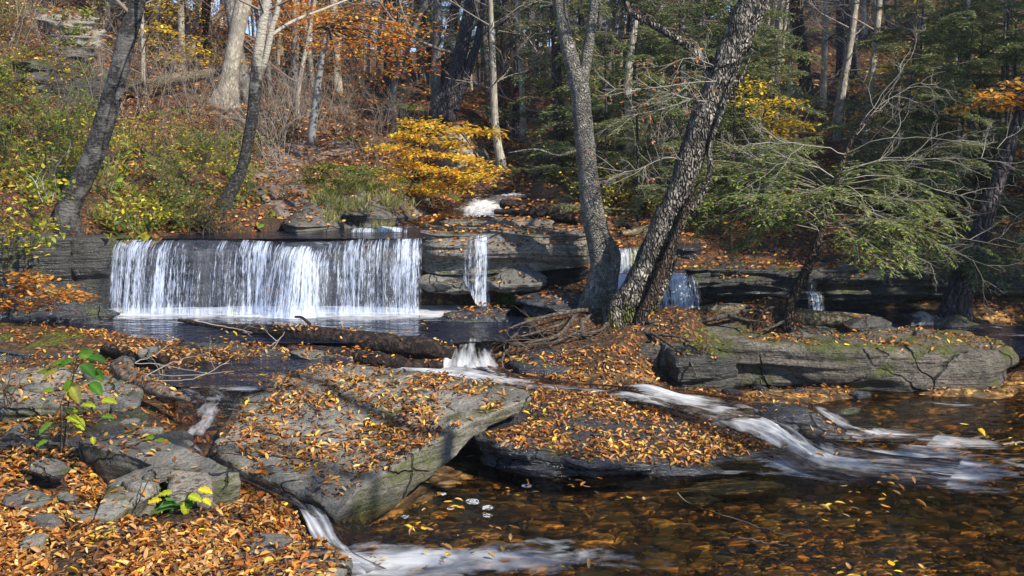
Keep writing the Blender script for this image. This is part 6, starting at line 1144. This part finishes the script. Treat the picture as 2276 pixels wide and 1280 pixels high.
# stones and leaves on the bed of the amber pool
def k_bed(x, y, z, nz, ow, a, b, r): return ow == 0 and z < -.01 and z > -.6
Pp, Nn = drop(5200, persp(4.3, 10.5, -.2, .56, 2), k_bed)
b = Bag(); N = len(Pp); K = 9; sz = .03+.10*RNG.random(N)**3
th = np.linspace(0, 2*np.pi, K, endpoint=False); a0 = RNG.random(N)*6.28; asp = .5+.4*RNG.random(N)
V = []
for hgt, sc_ in ((-.3, 1.), (.25, .92), (.42, .6)):
    rr = sz[:, None]*sc_*(1+.22*RNG.normal(size=(N, K))*(1 if hgt < .3 else .4)); cx = np.cos(th)[None]*rr; cy = np.sin(th)[None]*rr*asp[:, None]
    X = cx*np.cos(a0)[:, None]-cy*np.sin(a0)[:, None]; Y_ = cx*np.sin(a0)[:, None]+cy*np.cos(a0)[:, None]; V.append(np.stack([X, Y_, np.broadcast_to((hgt*sz)[:, None]*.55, X.shape)], -1))
V = np.stack(V, 1)+Pp[:, None, None, :]; nf = grid_faces(K, 3, True); V = V.reshape(N, 3*K, 3); topc = V[:, 2*K:].mean(1, keepdims=True)+np.array((0, 0, .004)); V = np.concatenate([V, topc], 1); M_ = 3*K+1
F = (nf[None]+np.arange(N)[:, None, None]*M_).reshape(-1, 4); i = np.arange(K); f3 = np.stack([2*K+i, 2*K+(i+1) % K, np.full(K, 3*K)], 1); F3 = (f3[None]+np.arange(N)[:, None, None]*M_).reshape(-1, 3)
PEB = [(.34, .18, .06), (.2, .11, .04), (.46, .27, .08), (.1, .07, .04), (.55, .32, .08), (.24, .17, .09)]
b.add(V.reshape(-1, 3), F, F3, np.repeat(pick(PEB, N, .4), M_, 0)); o = b.build('pebbles', M['twig']); tag(o, 'flat brown pebbles on the bed of the amber pool', 'pebbles', kind='stuff')
Pp, Nn = drop(3000, persp(4.3, 10.5, -.2, .56, 2), lambda x, y, z, nz, ow, a, b, r: k_bed(x, y, z, nz, ow, a, b, r) and r < .55+a)
b = Bag(); lay(b, Pp+np.array((0, 0, .03)), Nn, .085, [(.55, .27, .05), (.7, .4, .06), (.38, .18, .04), (.2, .1, .03), (.8, .5, .1)], tilt=.3); o = b.build('sunken_leaves', M['leaf']); tag(o, 'sunken leaves lying on the bed of the amber pool', 'leaf litter', kind='stuff')
# floating leaves
xs, ys = persp(4.4, 11, -.3, .56, 2)(1500); q = [(x, y, wlev(x, y)+.012) for x, y in zip(xs, ys) if wlev(x, y) > -1 and n2(np.array([x]), np.array([y]), 1.2, 3, 8)[0] > .12]
xs = RNG.uniform(-6.5, 1.2, 500); ys = RNG.uniform(10.8, 12.9, 500); q += [(x, y, .497) for x, y in zip(xs, ys) if n2(np.array([x]), np.array([y]), 1.5, 3, 9)[0] > .1]
q += [(*PZ(RNG.uniform(420, 770), RNG.uniform(788, 850), .455)[:2], .455) for _ in range(60)]
q = np.array(q); b = Bag(); lay(b, q, np.tile((0, 0, 1.), (len(q), 1)), .075, [BROWN[1], BROWN[4], GOLD[0], GOLD[2], BROWN[3], BROWN[0]], tilt=.06, lift=.0); o = b.build('floating_leaves', M['leaf']); tag(o, 'leaves floating on the pools', 'leaf litter', kind='stuff')

# faint blue air of the gorge
hm = bpy.data.materials.new('haze'); hm.use_nodes = True; hn = hm.node_tree; hn.nodes.clear(); ho = hn.nodes.new('ShaderNodeOutputMaterial')
hv = hn.nodes.new('ShaderNodeVolumePrincipled'); hv.inputs['Color'].default_value = (.75, .85, 1, 1); hv.inputs['Density'].default_value = .0009; hv.inputs['Anisotropy'].default_value = .3; hn.links.new(hv.outputs[0], ho.inputs['Volume'])
c = np.array([(x, y, z) for z in (-4, 45) for y in (-20, 160) for x in (-160, 160)], float)
hf = np.array([(0, 2, 3, 1), (4, 5, 7, 6), (0, 1, 5, 4), (2, 6, 7, 3), (0, 4, 6, 2), (1, 3, 7, 5)])
o = mk('haze', c, hf, hm, smooth=False); tag(o, kind='stuff')

# small stones among the leaves
G_S = 'small stones on the near banks'
for k in range(46):
    if k < 26: q = P(RNG.uniform(0, 620), 0, 1); Y = RNG.uniform(5.2, 9.8); x = (RNG.uniform(0, 560)-1138)*Y/F_PX
    elif k < 38: Y = RNG.uniform(7.15, 7.9); x = (RNG.uniform(880, 1130)-1138)*Y/F_PX
    else: Y = RNG.uniform(10.0, 10.5); x = (RNG.uniform(1600, 2250)-1138)*Y/F_PX
    h = BV.ray_cast(Vector((x, Y, 5)), Vector((0, 0, -1)))
    if h[0] is None or h[0].z < wlev(x, Y)-.12 or (26 <= k < 38 and h[0].z > .1): continue
    r_ = RNG.uniform(.05, .13); z = h[0].z; th_ = np.linspace(0, 2*math.pi, 14, endpoint=False); rr_ = r_*(1+.18*RNG.normal(size=14)); a_ = RNG.random()*3.1
    V = []
    for hh, sc_ in ((-.35, .9), (.15, 1.), (.42, .88), (.55, .5)):
        X_ = np.cos(th_)*rr_*sc_; Y2 = np.sin(th_)*rr_*sc_*.62; V.append(np.stack([X_*math.cos(a_)-Y2*math.sin(a_), X_*math.sin(a_)+Y2*math.cos(a_), np.full(14, hh*r_*.8)+RNG.normal(size=14)*.004], 1))
    V = np.concatenate(V+[[[0, 0, .57*r_*.8]]])+np.array((x, Y, z)); i = np.arange(14); f3 = np.stack([42+i, 42+(i+1) % 14, np.full(14, 56)], 1)
    o = mk('stone', V, [grid_faces(14, 4, True), f3], M[('rock_dry', 'rock_slab', 'rock_wet')[k % 2 if k < 26 else 2]], loc=(x, Y, z)); tag(o, 'small flat stone lying among the fallen leaves near the water', 'stone', G_S)
# rafts of foam drifting on the amber pool
fm, fnt, fo = mat('foam'); fp, _ = wpos(fnt); fb_ = nd(fnt, 'ShaderNodeBsdfDiffuse', {'Color': (.7, .72, .72, 1)}); fk = ramp(fnt, noise(fnt, fp, 60, 3, .6), [(.44, 0.), (.56, .8)]); ft_ = nd(fnt, 'ShaderNodeBsdfTransparent')
fx = nd(fnt, 'ShaderNodeMixShader', {0: mth(fnt, 'MULTIPLY', fk, .85), 1: ft_.outputs[0], 2: fb_.outputs[0]}); fnt.links.new(fx.outputs[0], fo.inputs[0])
V, F = [], []
for (px, py, r_) in [(1050,1115,.042),(1083,1128,.036),(1083,1145,.028),(1002,1130,.02),(1170,1080,.03),(985,1098,.02),(900,1148,.024)]:
    c = PZ(px, py, .011); th_ = np.linspace(0, 2*math.pi, 18, endpoint=False); rr_ = r_*(1+.3*n2(np.cos(th_)+px, np.sin(th_), 1.5, 3)); n0 = len(V); V += [tuple(c)]+[(c[0]+r*math.cos(t)*1.25, c[1]+r*math.sin(t)*1.5, .011) for t, r in zip(th_, rr_)]; F += [(n0, n0+1+i, n0+1+(i+1) % 18) for i in range(18)]
o = mk('foam', np.array(V), np.array(F), fm); tag(o, 'white foam flecks drifting on the amber pool', 'foam', kind='stuff')
